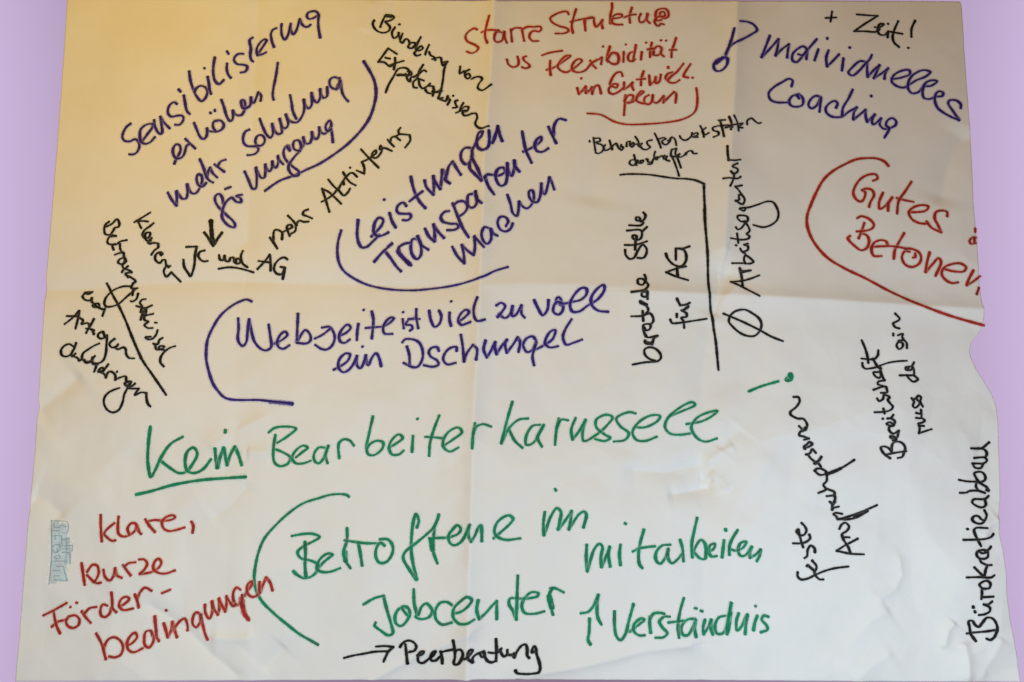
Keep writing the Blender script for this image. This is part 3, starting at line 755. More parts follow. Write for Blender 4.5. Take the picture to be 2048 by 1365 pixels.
  ('word', 'im', [(35, '1004,3929 1027,3828'),
   (35, '1027,3828 1101,3905 1137,3955'),
   (35, '1137,3955 1136,3843'),
   (35, '1136,3843 1209,3907 1234,3945'),
   (35, '1234,3945 1233,3832'),
   (35, '1233,3832 1283,3958 1331,3972 1355,3923 1373,3844'),
   (35, '1066,4082 1071,4077')]),
  ('word', 'Entwickl.', [(35, '1709,4128 1685,4190 1612,4177 1539,4076 1514,3990 1587,4004 1635,3992 1610,3943 1538,3966 1495,3928 1501,3867 1561,3845 1646,3881 1731,3955'),
   (35, '1732,4029 1725,3917'),
   (35, '1725,3917 1803,3966 1864,4026'),
   (35, '1864,4026 1851,3977 1875,3903'),
   (35, '2035,4205 1997,4087 1989,3975'),
   (35, '1924,4069 2057,4080'),
   (35, '2118,4135 2127,3979'),
   (35, '2127,3979 2200,4047 2219,4109'),
   (35, '2219,4109 2224,4009 2272,4034 2298,4146'),
   (35, '2480,4183 2407,4158 2370,4096 2393,4058 2454,4121 2491,4145'),
   (35, '2652,4322 2552,4195 2454,4108 2405,4058 2428,4021 2512,4013 2585,4056'),
   (35, '2759,4312 2672,4180 2646,4117 2717,4090'),
   (35, '2412,4272 2414,4247'),
   (35, '2782,4089 2784,4083')]),
  ('word', 'plan', [(34, '1751,3828 1737,3667 1722,3503'),
   (34, '1726,3729 1787,3815 1847,3826 1871,3801 1834,3727 1774,3703 1857,3714 1943,3800 2027,3873 1992,3885 1931,3812 1918,3738 1977,3699 2049,3686'),
   (34, '2111,3822 2050,3786 2037,3711 2096,3673 2145,3710 2171,3822'),
   (34, '2171,3822 2169,3722 2228,3696 2338,3807'),
   (34, '2338,3807 2337,3757 2324,3695'),
   (34, '2324,3695 2433,3805 2494,3866'),
   (34, '2494,3866 2523,3840 2514,3690')]),
  ('bracket', '', [(32, '2834,3919 2846,3766 2817,3567 2757,3495 2614,3424 2375,3378 2087,3354 1755,3356 1589,3399 1373,3507 1155,3522')]),
 ]),
('black', 'Behindertenwerkstätten abschaffen, beratende Stelle für AG, keine Arbeitsagentur', [
  ('word', 'Behindertenwerkstätten', [(30, '1185,3094 1189,3075'),
   (30, '1248,3141 1262,3033 1280,2904'),
   (30, '1253,3131 1341,3135 1350,3095 1291,3073 1252,3062'),
   (30, '1301,3054 1368,3036 1406,2987 1367,2917 1308,2895 1280,2904'),
   (30, '1397,2997 1436,3037 1407,3017 1406,2957 1444,2947 1502,2976'),
   (30, '1495,3107 1512,3036 1530,2955'),
   (30, '1530,2955 1541,3016 1589,3055'),
   (30, '1599,3055 1635,2973 1663,2952'),
   (30, '1674,3033 1664,3003 1702,2992 1672,2942 1644,2973'),
   (30, '1750,3001 1761,3071 1808,3080 1798,3030 1835,2988 1864,3028 1855,3058 1817,3029'),
   (30, '1886,3157 1931,3076 1939,2995'),
   (30, '1835,2998 1893,3037 1958,2995 1985,2964'),
   (30, '1987,3044 1958,3015 1995,2954 2032,2943'),
   (30, '2140,3096 2064,3072 2072,3022 2109,2981 2051,2942'),
   (30, '2181,3201 2235,3080 2271,2970'),
   (30, '2217,3100 2313,3130 2351,3109 2293,3080 2301,3039 2348,3019 2407,3069 2428,3129 2466,3129 2493,3088 2505,3008'),
   (30, '2378,3079 2447,3139'),
   (30, '2562,3158 2580,3118 2645,3087 2732,3145 2753,3205'),
   (30, '2752,3175 2828,3202 2836,3172 2760,3135 2835,3132'),
   (30, '2875,3311 2910,3229 2924,3127'),
   (30, '2957,3276 2900,3219 2944,3166 3000,3192'),
   (30, '3129,3289 3057,3267 3064,3226 3134,3188 3133,3148 3060,3116'),
   (30, '3166,3355 3189,3251 3209,3107'),
   (30, '3141,3378 3236,3369'),
   (30, '3155,3286 3242,3283 3267,3278 3232,3244 3282,3245'),
   (30, '3288,3414 3318,3298 3306,3200'),
   (30, '3359,3424 3409,3325 3432,3192'),
   (30, '3249,3261 3355,3278 3503,3318 3428,3250 3501,3249'),
   (30, '3275,3276 3334,3238'),
   (30, '3575,3305 3576,3364 3649,3409 3707,3363 3755,3336 3795,3347')]),
  ('word', 'abschaffen', [(30, '1860,2866 1877,2785 1893,2695'),
   (30, '1877,2785 1810,2776 1790,2726 1836,2695 1885,2725 1914,2775'),
   (30, '1914,2775 1923,2734 1980,2734 2000,2773 1952,2764 1961,2734'),
   (30, '2038,2793 2066,2792 2066,2753 2132,2733 2112,2713 2065,2713'),
   (30, '2184,2911 2163,2842 2200,2782 2220,2822 2172,2812 2132,2752'),
   (30, '2219,2812 2287,2841 2314,2791'),
   (30, '2325,2851 2315,2811 2363,2840 2342,2781 2398,2760'),
   (30, '2432,2939 2420,2859 2456,2779 2507,2619 2532,2519'),
   (30, '2432,2939 2508,2958'),
   (30, '2508,2958 2487,2878 2522,2788 2564,2647'),
   (30, '2410,2840 2495,2828 2563,2877 2524,2848 2551,2818 2618,2846 2648,2886'),
   (30, '2647,2855 2677,2905 2733,2913 2760,2872 2811,2870')]),
  ('dividing_line', '', [(35, '1643,2546 1747,2556 1937,2554 2127,2539 2316,2508 2503,2481 2643,2471 2780,2441 2897,2381'),
   (35, '2767,2443 2821,2421 2893,2383'),
   (35, '2893,2383 2890,2191 2891,1994 2887,1737'),
   (35, '2880,1978 2894,1612 2914,1141 2922,710 2967,296 3010,-27 3037,-425')]),
  ('word', 'beratende', [(37, '1768,-351 1952,-318 2135,-301 2182,-254 2175,-189 2104,-115 2012,-96 1947,-133 1954,-208 2026,-273 2098,-296'),
   (37, '1949,-13 2032,-31 2059,-59 2088,33 2145,75 1996,51 1968,88'),
   (37, '2060,-13 2022,-50 1958,-32 1958,5'),
   (37, '1968,61 1945,125 1932,199 1942,236 2035,241 2034,181 1978,153 1941,199'),
   (37, '2039,236 2082,292 2072,356 2035,401 1905,364 1757,359'),
   (37, '1924,437 1933,291'),
   (37, '1961,392 2007,447 1979,510 1895,555 1885,582'),
   (37, '1908,573 1988,528'),
   (37, '1995,609 1973,706 1909,697 1911,653 1976,644 1992,689 1982,724 1908,724 1757,711'),
   (37, '1757,717 1956,750 2009,822 1984,861 1941,911 1866,911 1862,841 1925,821 1967,881 1980,931 1964,981')]),
  ('word', 'Stelle', [(37, '1690,1372 1696,1293 1750,1229 1816,1244 1876,1351 1954,1449 2009,1391 2006,1313 1957,1245 1872,1244'),
   (37, '1687,1445 1851,1449 2022,1503'),
   (37, '1854,1547 1839,1371'),
   (37, '1853,1518 1807,1557 1818,1596 1865,1586 1872,1527 1919,1537 1950,1606 1934,1675 1726,1670'),
   (37, '1952,1655 2030,1729'),
   (37, '1761,1754 1936,1754 1975,1793 1929,1823 1872,1832 1873,1881 1921,1872 1938,1813 1986,1843 2012,1911 1980,1956')]),
  ('word', 'für', [(36, '2332,315 2360,265 2472,266 2660,295 2875,329'),
   (36, '2541,192 2528,294 2500,340 2575,359 2575,404 2499,449'),
   (36, '2499,449 2584,477 2602,514'),
   (36, '2430,398 2430,348'),
   (36, '2425,619 2479,521'),
   (36, '2479,521 2555,531 2625,560'),
   (36, '2528,449 2574,495')]),
  ('word', 'AG', [(38, '2610,903 2440,955 2289,1023'),
   (38, '2289,1023 2447,1082 2588,1115'),
   (38, '2453,1121 2459,965'),
   (38, '2297,1314 2322,1237 2412,1140 2523,1120 2590,1197 2594,1311 2559,1379'),
   (38, '2443,1217 2448,1390'),
   (38, '2448,1390 2550,1389 2652,1420'),
   (38, '2485,1390 2559,1370')]),
  ('word', 'Arbeitsagentur', [(34, '3637,651 3440,770 3248,880'),
   (34, '3248,880 3400,890 3530,922 3667,974'),
   (34, '3407,800 3408,938 3387,1078'),
   (34, '3397,1002 3378,1085'),
   (34, '3378,1085 3406,1048 3545,1048'),
   (34, '3424,1020 3516,1038'),
   (34, '3267,1155 3417,1156 3540,1152 3588,1181 3524,1247 3467,1274 3447,1208 3464,1152'),
   (34, '3468,1302 3411,1338 3392,1375'),
   (34, '3450,1330 3509,1360 3511,1417 3453,1434 3517,1456'),
   (34, '3328,1423 3328,1417'),
   (34, '3245,1521 3435,1509 3524,1532 3545,1571 3497,1598 3548,1648 3513,1743 3465,1779'),
   (34, '3348,1599 3364,1458'),
   (34, '3331,1694 3360,1662 3411,1679 3474,1750 3526,1811 3518,1868 3368,1868 3366,1830 3425,1786 3486,1799'),
   (34, '3402,1977 3472,1953 3494,2002 3413,1987'),
   (34, '3413,1992 3544,2010 3693,2059 3841,2112 3928,2104 3982,2027 4006,1930 3982,1833 3892,1753 3765,1712 3611,1742'),
   (34, '3344,2103 3396,2070 3456,2055 3488,2125 3459,2180 3399,2194 3397,2118 3334,2092'),
   (34, '3459,2180 3389,2269 3338,2311'),
   (34, '3338,2311 3401,2327 3453,2342'),
   (34, '3255,2311 3299,2392 3323,2491 3273,2544 3302,2508 3376,2536 3389,2586 3306,2615 3318,2636 3392,2675'),
   (34, '3166,2439 3383,2440 3436,2474'),
   (34, '3247,2949 3244,2827 3250,2714'),
   (34, '3250,2714 3342,2717 3442,2740')]),
  ('crossed_circle', '', [(36, '3367,458 3440,458 3553,403 3655,321 3682,238 3653,146 3579,77 3487,73 3368,119 3258,211 3203,285 3225,370 3287,432 3367,458'),
   (36, '3125,407 3243,356 3445,267 3654,160 3822,61 3985,-4')]),
 ]),
('blue', '! Individuelles Coaching', [
  ('exclamation_mark', '', [(38, '3516,4952 3637,4962 3741,4931 3794,4846 3707,4771 3502,4634 3347,4540 3300,4448 3259,4366 3176,4366 3111,4298 3109,4221 3147,4172 3225,4180 3293,4258 3297,4359 3232,4383'),
   (38, '3418,4830 3374,4665 3325,4532 3278,4426'),
   (69, '3140,4307 3232,4371')]),
  ('word', 'Individuelles', [(38, '3998,4768 3928,4597 3845,4402'),
   (38, '3845,4402 3974,4534 4130,4712'),
   (38, '4130,4712 4112,4589 4068,4435'),
   (38, '4068,4435 4183,4552 4292,4631'),
   (38, '4292,4631 4268,4528 4251,4408'),
   (38, '4730,4720 4616,4588 4501,4447 4397,4342 4336,4366 4340,4467 4444,4572 4518,4599 4566,4550 4501,4460 4427,4471'),
   (38, '4578,4550 4553,4391'),
   (38, '4749,4558 4679,4372'),
   (38, '4895,4740 4891,4721'),
   (38, '4905,4538 4862,4421 4864,4266'),
   (38, '4864,4266 4967,4369 5064,4472'),
   (38, '5234,4588 5236,4576'),
   (38, '5126,4407 5089,4201'),
   (38, '5472,4353 5386,4363 5256,4258 5189,4167 5248,4123 5351,4196 5458,4314 5536,4393 5578,4470'),
   (38, '5497,4354 5488,4212 5487,4104'),
   (38, '5487,4104 5587,4215 5692,4307'),
   (38, '5692,4307 5635,4190 5579,4087'),
   (38, '5579,4087 5707,4166 5825,4258'),
   (38, '5825,4258 5770,4168 5751,4078'),
   (38, '5864,4077 6026,4109 6158,4169 6146,4228 6017,4213 5898,4137 5862,4046 5930,3973 6044,3945 6132,3990 6250,4064 6395,4123 6470,4197 6374,4228 6228,4169 6137,4065 6114,3930 6167,3856 6267,3871 6357,3959 6470,3973 6566,4047 6490,4062 6389,4019 6340,3915 6346,3782 6429,3759 6529,3795 6628,3808 6645,3853 6590,3883 6532,3839 6512,3736 6546,3617 6625,3542 6744,3466 6857,3412'),
   (38, '6857,3412 6778,3555 6711,3689 6735,3733 6833,3732 6898,3672 6893,3605')]),
  ('word', 'Coaching', [(38, '4298,3943 4320,4038 4268,4070 4157,4013 4032,3935 3941,3831 3960,3730 4044,3688 4226,3685'),
   (38, '4411,3822 4303,3786 4250,3697 4283,3634 4367,3616 4452,3647 4467,3734 4422,3803 4375,3810 4408,3747'),
   (38, '4743,3770 4660,3789 4574,3721 4547,3635 4594,3592 4667,3634 4743,3758 4728,3659 4712,3537'),
   (38, '4967,3599 4993,3672 4958,3709 4885,3684 4810,3598 4820,3524 4903,3464 5060,3466 5159,3540 5294,3614'),
   (38, '5294,3614 5243,3528 5229,3419'),
   (38, '5229,3419 5340,3505 5428,3580'),
   (38, '5428,3580 5424,3482 5446,3385'),
   (38, '5446,3385 5522,3460 5573,3510'),
   (38, '5573,3510 5520,3398 5542,3349 5669,3450'),
   (38, '5669,3450 5640,3351 5697,3283 5783,3291 5883,3342 5899,3404 5841,3454 5765,3415 5737,3340 5783,3291 5701,3140'),
   (38, '5241,3895 5165,3748 5075,3600 5060,3478'),
   (38, '5528,3807 5526,3788')]),
 ]),
('black', '+ Zeit!', [
  ('plus_sign', '', [(34, '4876,5061 5047,5073'),
   (34, '4987,5173 4954,5004')]),
  ('word', 'Zeit!', [(37, '5377,5133 5714,5120'),
   (37, '5714,5120 5490,4975 5318,4850'),
   (37, '5318,4850 5499,4856 5664,4854 5732,4898'),
   (37, '5652,4930 5735,4933 5803,4985 5738,4984 5698,4880 5726,4813 5807,4806 5860,4858 5845,4763'),
   (37, '5869,4995 5872,4987'),
   (37, '6033,5039 5959,4885 5925,4764 5943,4678 6018,4603'),
   (37, '5861,4867 6082,4825'),
   (37, '6295,5045 6230,4908 6217,4772'),
   (37, '6157,4594 6158,4587')]),
 ]),
('red', 'Gutes Betonen', [
  ('bracket', '', [(41, '5736,2691 5680,2759 5563,2808 5407,2813 5250,2793 5076,2717 4877,2604 4726,2467 4610,2277 4517,2082 4447,1898 4439,1752 4489,1571 4586,1403 4738,1234 4937,1101 5217,957 5545,765 5963,543 6427,373 6945,225')]),
  ('word', 'Gutes', [(38, '5478,2453 5552,2490 5533,2552 5426,2552 5303,2490 5211,2378 5165,2253 5205,2154 5273,2123 5326,2179 5346,2279 5301,2304 5374,2329 5455,2304 5478,2229 5415,2117 5385,2037'),
   (38, '5617,2266 5543,2105 5547,2006 5633,2055 5752,2191'),
   (38, '5752,2191 5682,2080 5667,1975'),
   (38, '6068,2442 5951,2280 5841,2129 5798,1931'),
   (38, '5816,2179 5926,2148 6063,2117'),
   (38, '5991,1957 6107,1956 6237,1980 6277,2041 6186,2066 6055,2030 5979,1957 6017,1847 6116,1785 6206,1771'),
   (38, '6227,1808 6293,1710 6429,1635'),
   (38, '6429,1635 6389,1757 6353,1856 6385,1954 6479,1977 6546,1952 6540,1885')]),
  ('word', 'Betonen', [(38, '5193,1862 5259,1893 5374,1850 5439,1765 5412,1705 5317,1670 5177,1658'),
   (38, '5300,1790 5260,1682 5201,1551'),
   (38, '5234,1634 5325,1598 5355,1513 5314,1405 5231,1370 5142,1431 5054,1527 5045,1563 5081,1593'),
   (38, '5360,1417 5497,1426 5610,1436 5603,1496 5526,1522 5421,1476 5380,1368 5408,1284 5520,1276'),
   (38, '5881,1629 5786,1483 5720,1363 5695,1232'),
   (38, '5610,1430 5746,1417 5874,1393'),
   (38, '6021,1316 6017,1256 5983,1251'),
   (38, '5941,1340 5871,1351 5819,1256 5861,1150 5964,1109 6070,1161 6104,1256 6068,1339 5956,1387 5873,1387'),
   (38, '6234,1332 6184,1172 6151,1029'),
   (38, '6151,1029 6262,1147 6359,1241 6390,1182 6294,969'),
   (38, '6429,1075 6564,1039 6713,1038 6751,1097 6674,1156 6536,1145 6418,1087 6388,992 6439,909 6528,861 6621,873'),
   (38, '6858,1055 6785,931 6735,825'),
   (38, '6735,825 6838,883 6949,966'),
   (38, '6911,787 6861,685')]),
  ('word', 'mark_cut_by_the_paper_edge', [(34, '6952,1701 6946,1641'),
   (34, '6952,1556 6904,1561 6843,1505 6857,1463 6943,1471'),
   (34, '6921,1555 6918,1470')]),
 ]),
('black', 'Bereitschaft muss da sein, feste Ansprechpersonen', [
  ('word', 'sein', [(34, '5636,400 5707,318 5660,282 5610,254 5640,199 5704,180'),
   (34, '5607,106 5605,74'),
   (34, '5671,78 5746,101 5734,50 5750,13 5675,-5 5736,-43 5723,-98 5677,-126 5645,-70 5684,-5'),
   (34, '5750,13 5792,-33 5790,-112')]),
  ('word', 'da', [(36, '5884,-320 5843,-375 5760,-393 5768,-430 5832,-430 5861,-393'),
   (36, '5861,-393 5878,-448 5867,-503 5765,-508 5662,-512'),
   (36, '5765,-508 5806,-567 5858,-604 5929,-567 5876,-512'),
   (36, '5796,-402 5786,-430')]),
  ('separator', '', [(32, '5778,-297 5640,-305 5509,-327 5381,-372')]),
  ('word', 'Bereitschaft', [(36, '5140,5 5188,-115 5216,-225 5225,-327'),
   (36, '5124,-263 5219,-271 5313,-271 5370,-216 5382,-142'),
   (36, '5295,-262 5362,-382 5396,-409'),
   (36, '5400,-372 5267,-405 5172,-410 5137,-373 5135,-327'),
   (36, '5406,-400 5383,-456 5291,-465 5313,-520 5365,-548 5396,-511 5393,-446 5413,-520 5441,-585'),
   (36, '5433,-585 5350,-603 5336,-640 5405,-668 5338,-696 5261,-723'),
   (36, '5386,-677 5448,-678 5457,-742'),
   (36, '5453,-702 5455,-758 5364,-767'),
   (36, '5406,-785 5378,-858 5321,-886 5299,-849'),
   (36, '5422,-794 5483,-831 5450,-867 5484,-922 5519,-967 5489,-1012 5403,-1039 5246,-1049'),
   (36, '5377,-994 5393,-1067'),
   (36, '5523,-1084 5484,-1130 5429,-1139'),
   (36, '5364,-1139 5366,-1144'),
   (36, '5493,-1139 5537,-1175 5514,-1238 5435,-1229 5418,-1211 5473,-1193 5514,-1238 5460,-1256 5448,-1301 5496,-1355 5586,-1310'),
   (36, '5576,-1319 5543,-1417 5467,-1417 5460,-1390 5510,-1399 5534,-1444 5491,-1453'),
   (36, '5468,-1614 5480,-1516 5507,-1480 5575,-1471 5637,-1507 5663,-1570 5644,-1623 5616,-1686 5553,-1704'),
   (36, '5447,-1708 5379,-1659 5339,-1606 5325,-1552 5369,-1539 5428,-1561 5468,-1614'),
   (36, '5379,-1659 5501,-1632 5676,-1605')]),
  ('word', 'muss', [(36, '5812,-843 5846,-893 5821,-948 5846,-984 5898,-957 5931,-911 5888,-848 5920,-807 5958,-829 5943,-893 5976,-966'),
   (36, '5828,-875 5879,-839'),
   (36, '5942,-1011 5937,-1066 5858,-1057'),
   (36, '5946,-1075 5931,-1129 5852,-1129'),
   (36, '5941,-1129 5989,-1165 5956,-1192 5885,-1210'),
   (36, '5885,-1210 5899,-1283 5880,-1350'),
   (36, '5880,-1350 5985,-1319 6082,-1291'),
   (36, '5883,-1238 5972,-1246')]),
  ('word', 'Ansprechpersonen', [(37, '5007,-3059 4828,-3052 4621,-3011'),
   (37, '4621,-3011 4761,-2929 4932,-2841'),
   (37, '4820,-3043 4795,-2964 4761,-2911 4730,-2842 4748,-2824 4814,-2824'),
   (37, '4729,-2859 4715,-2780 4780,-2737 4820,-2676 4770,-2619 4713,-2649 4678,-2706'),
   (37, '5235,-2372 5107,-2430 4928,-2502 4786,-2545 4665,-2571'),
   (37, '4665,-2571 4642,-2527 4608,-2501 4637,-2483 4736,-2497'),
   (37, '4665,-2571 4829,-2571 4971,-2537 5107,-2457'),
   (37, '5090,-2439 5018,-2493 4907,-2537'),
   (37, '4595,-2440 4622,-2413 4689,-2395'),
   (37, '4595,-2440 4594,-2359 4557,-2323'),
   (37, '4612,-2359 4629,-2296'),
   (37, '4629,-2335 4628,-2245 4512,-2245'),
   (37, '4628,-2245 4618,-2182 4565,-2160 4511,-2138'),
   (37, '4388,-2199 4501,-2147 4463,-2084 4512,-2031 4520,-1960 4515,-1916'),
   (37, '4344,-1880 4405,-1938 4480,-1938 4520,-1907 4448,-1858 4374,-1858 4344,-1889'),
   (37, '4500,-1925 4591,-1907 4719,-1854 4832,-1791 4934,-1729'),
   (61, '4546,-1925 4664,-1880 4719,-1854'),
   (37, '4360,-1791 4406,-1782 4441,-1827'),
   (37, '4362,-1756 4418,-1747 4458,-1684'),
   (37, '4458,-1684 4399,-1747 4342,-1782'),
   (37, '4345,-1747 4302,-1711 4260,-1658 4233,-1653'),
   (37, '4260,-1649 4297,-1631 4325,-1577 4379,-1631'),
   (37, '4208,-1568 4280,-1541 4326,-1505 4289,-1474 4244,-1514 4208,-1541 4226,-1577'),
   (37, '4207,-1443 4280,-1425'),
   (37, '4280,-1425 4206,-1398 4141,-1380 4137,-1353 4169,-1317 4234,-1299'),
   (37, '4140,-1248 4199,-1302 4229,-1266 4247,-1275 4189,-1320'),
   (37, '4227,-1302 4260,-1230 4214,-1144 4132,-1139 4038,-1085 4032,-1049 4130,-967 4184,-885 4171,-830 4097,-826')]),
  ('word', 'feste', [(37, '4055,-3306 4052,-3362 4094,-3405 4183,-3396 4301,-3344 4431,-3294 4578,-3256 4787,-3231'),
   (37, '4417,-3406 4362,-3405 4301,-3344 4286,-3284 4207,-3223 4189,-3223 4199,-3205 4251,-3258 4304,-3284 4326,-3224 4266,-3145'),
   (37, '4157,-3109 4195,-3084 4208,-2997 4256,-2936 4309,-2980 4312,-3033'),
   (37, '3996,-2903 4111,-2904 4195,-2883 4253,-2832 4243,-2784'),
   (37, '4145,-2961 4121,-2891 4099,-2796 4057,-2734 4085,-2708 4100,-2787 4164,-2788 4204,-2727 4178,-2665 4132,-2620')]),
 ]),
('black', 'Bürokratieabbau', [
  ('word', 'Bürokratieabbau', [(38, '6372,-4134 6534,-4110 6769,-4076'),
   (38, '6416,-4126 6452,-4183 6479,-4228'),
   (38, '6422,-4110 6416,-4044 6406,-3969 6456,-3960 6494,-4018 6538,-4040 6580,-3989 6648,-3914 6722,-3921 6767,-3978 6782,-4068 6731,-4163 6669,-4208 6618,-4193'),
   (38, '6469,-3758 6471,-3779'),
   (38, '6489,-3825 6497,-3842'),
   (38, '6544,-3878 6625,-3864 6695,-3823 6697,-3773 6610,-3730'),
   (38, '6610,-3730 6672,-3731 6734,-3690'),
   (38, '6578,-3655 6586,-3604 6588,-3521'),
   (38, '6594,-3630 6754,-3624'),
   (38, '6616,-3513 6697,-3506 6718,-3448 6675,-3406 6620,-3413 6557,-3454 6581,-3496 6633,-3518'),
   (38, '6380,-3357 6551,-3353 6731,-3360 6782,-3332'),
   (38, '6623,-3350 6556,-3283 6499,-3221'),
   (38, '6633,-3342 6657,-3259 6692,-3194'),
   (38, '6692,-3194 6756,-3191'),
   (38, '6692,-3194 6611,-3153 6591,-3104 6556,-3062 6575,-3005 6719,-3000 6725,-3074 6675,-3106 6591,-3104'),
   (38, '6691,-3008 6749,-2984 6791,-2943'),
   (38, '6585,-3005 6649,-3032 6735,-3017'),
   (38, '6391,-2848 6568,-2844 6701,-2836 6800,-2809 6843,-2768'),
   (38, '6635,-2932 6587,-2831 6555,-2714 6584,-2685 6745,-2685'),
   (38, '6467,-2698 6467,-2702'),
   (38, '6750,-2441 6769,-2508 6731,-2573 6670,-2623 6593,-2614 6549,-2573 6582,-2523 6642,-2523 6679,-2565 6720,-2581'),
   (38, '6846,-2242 6785,-2284 6611,-2292 6586,-2334 6632,-2376 6719,-2402 6781,-2369 6782,-2301'),
   (38, '6430,-2199 6525,-2195 6572,-2174 6693,-2170 6798,-2200'),
   (38, '6703,-2165 6671,-2105 6696,-2054 6766,-2080 6832,-2123 6854,-2174 6820,-2157'),
   (38, '6428,-2015 6541,-2036 6678,-2041 6770,-2042 6818,-2012 6825,-1960 6786,-1909 6712,-1904 6661,-1925 6676,-1968 6717,-2037 6783,-2089'),
   (38, '6657,-1787 6680,-1839 6775,-1848 6820,-1788'),
   (38, '6820,-1788 6736,-1784 6648,-1783'),
   (38, '6820,-1788 6880,-1745 6857,-1702 6684,-1705'),
   (38, '6857,-1702 6890,-1641 6851,-1580 6645,-1566'),
   (38, '6645,-1566 6806,-1571 6939,-1480')]),
 ]),
('blue', 'Webseite ist viel zu voll, ein Dschungel', [
  ('bracket', '', [(38, '-3875,598 -3954,629 -4068,593 -4199,508 -4330,378 -4426,214 -4500,28 -4515,-146 -4504,-296 -4458,-469 -4390,-630 -4301,-746 -4219,-825 -4141,-854 -4007,-865 -3712,-866 -3533,-884 -3205,-919'),
   (61, '-3533,-895 -3355,-907 -3205,-924')]),
  ('word', 'Webseite', [(38, '-4065,344 -4053,192 -4060,53 -4040,-17 -3979,-70 -3929,-6 -3917,145 -3900,331'),
   (38, '-3900,331 -3858,145 -3806,-7 -3708,-112 -3624,-136 -3557,-89 -3578,86 -3609,250'),
   (38, '-3530,-43 -3422,4 -3321,97 -3359,144 -3426,97 -3468,-8 -3440,-90 -3370,-113 -3285,-61'),
   (38, '-3179,414 -3177,260 -3175,-21'),
   (38, '-3175,-21 -3121,84 -3055,165 -2982,95 -2973,13 -3023,-33 -3175,-27'),
   (38, '-2910,36 -2798,95 -2697,177'),
   (38, '-2813,200 -2710,212 -2650,154 -2617,48 -2653,-68 -2732,-126 -2813,-114 -2901,-57'),
   (38, '-2532,83 -2441,130 -2385,200 -2433,247 -2512,177 -2554,72 -2528,-10 -2470,-28 -2390,24'),
   (38, '-2270,257 -2284,140 -2286,12'),
   (38, '-2203,470 -2199,464'),
   (38, '-2079,445 -2051,326 -2052,185 -2065,33'),
   (38, '-2162,191 -2041,202 -1915,215 -1824,256 -1752,339 -1793,351 -1871,279 -1902,174 -1878,110 -1763,105')]),
  ('word', 'ist', [(35, '-1619,328 -1599,187'),
   (35, '-1423,352 -1527,316 -1571,246 -1490,234 -1472,187 -1512,152'),
   (35, '-1538,328 -1364,328'),
   (35, '-1421,483 -1417,352 -1385,187'),
   (35, '-1617,435 -1613,430')]),
  ('word', 'viel', [(38, '-1228,457 -1201,315 -1142,209 -1073,255 -1046,372 -1082,455'),
   (38, '-923,422 -922,312 -898,218'),
   (38, '-902,591 -899,586'),
   (38, '-794,273 -700,338 -630,415 -678,453 -759,388 -794,296 -746,231 -676,244 -606,268'),
   (38, '-508,624 -560,467 -547,327 -500,271 -393,299')]),
  ('word', 'zu', [(38, '-233,512 -158,554 -101,510 -135,440 -215,340'),
   (38, '-215,340 -181,393 -158,359 -101,332 -32,385 9,513'),
   (38, '9,513 3,363 49,375 141,526'),
   (38, '141,526 141,399 187,342')]),
  ('word', 'voll', [(40, '326,603 384,482 453,378 522,460 540,604'),
   (40, '650,552 661,633 696,644 731,587 708,541 754,518 742,438 684,391 615,426 615,506 661,575 765,553 881,576 1019,610 1100,690 1100,770 1031,781 927,690 858,542 892,438 996,438 1112,518 1273,621 1366,758 1355,828 1250,759 1170,633 1181,529 1272,448 1421,429')]),
  ('word', 'ein', [(38, '-2617,-427 -2510,-370 -2410,-289 -2385,-196 -2448,-185 -2537,-277 -2544,-393 -2473,-462 -2394,-427 -2308,-300 -2281,-219'),
   (38, '-2281,-219 -2272,-369 -2226,-403 -2171,-300 -2149,-208'),
   (38, '-2149,-208 -2148,-265 -2112,-357 -2057,-242 -2000,-179 -1954,-253 -1923,-374'),
   (38, '-2202,-81 -2199,-87')]),
  ('word', 'Dschungel', [(38, '-1618,-22 -1578,24 -1463,24 -1371,-22 -1317,-138 -1321,-277 -1388,-381 -1456,-387 -1595,-323'),
   (38, '-1548,-80 -1511,-208 -1503,-346'),
   (38, '-1076,-149 -1105,-91 -1186,-103 -1225,-161 -1195,-230 -1102,-288 -1078,-346 -1158,-381 -1296,-358'),
   (38, '-814,-154 -814,-96 -907,-106 -988,-185 -1010,-277 -951,-347 -824,-326'),
   (38, '-751,86 -720,-100 -702,-312'),
   (38, '-702,-312 -661,-193 -568,-74'),
   (38, '-568,-74 -509,-135 -520,-293'),
   (38, '-384,-7 -412,-144 -367,-256'),
   (38, '-367,-256 -305,-152 -243,-24'),
   (38, '-243,-24 -249,-104 -226,-206'),
   (38, '-226,-206 -157,-90 -72,15'),
   (38, '-72,15 -100,-66 -77,-180'),
   (38, '-77,-180 26,-41 83,52'),
   (38, '83,52 118,-16 95,-166'),
   (38, '359,-4 302,65 210,30 164,-62 221,-166 301,-131 359,-16 324,-131 301,-234 324,-361'),
   (38, '336,-137 474,-62 601,32 637,160 579,147 509,54 486,-38 555,-96 681,-78'),
   (38, '881,323 787,172 751,55 797,-54 912,-25 1034,21')]),
 ]),
('green', 'Kein Bearbeiterkarussell!', [
  ('word', 'Kein', [(43, '-5244,-1254 -5267,-1499 -5269,-1780 -5219,-1975 -5156,-1877 -5074,-1695 -4946,-1500 -4787,-1401'),
   (43, '-5086,-1737 -4956,-1835 -4814,-1919 -4717,-1905 -4625,-1794 -4561,-1640 -4623,-1556 -4705,-1612 -4732,-1766 -4690,-1891 -4589,-1919 -4464,-1863 -4359,-1724'),
   (43, '-4300,-1569 -4290,-1710 -4267,-1850'),
   (43, '-4267,-1850 -4235,-1710 -4185,-1556'),
   (43, '-4185,-1556 -4158,-1697 -4133,-1809'),
   (43, '-4133,-1809 -4088,-1655 -4028,-1542'),
   (43, '-4028,-1542 -3972,-1654 -3916,-1808'),
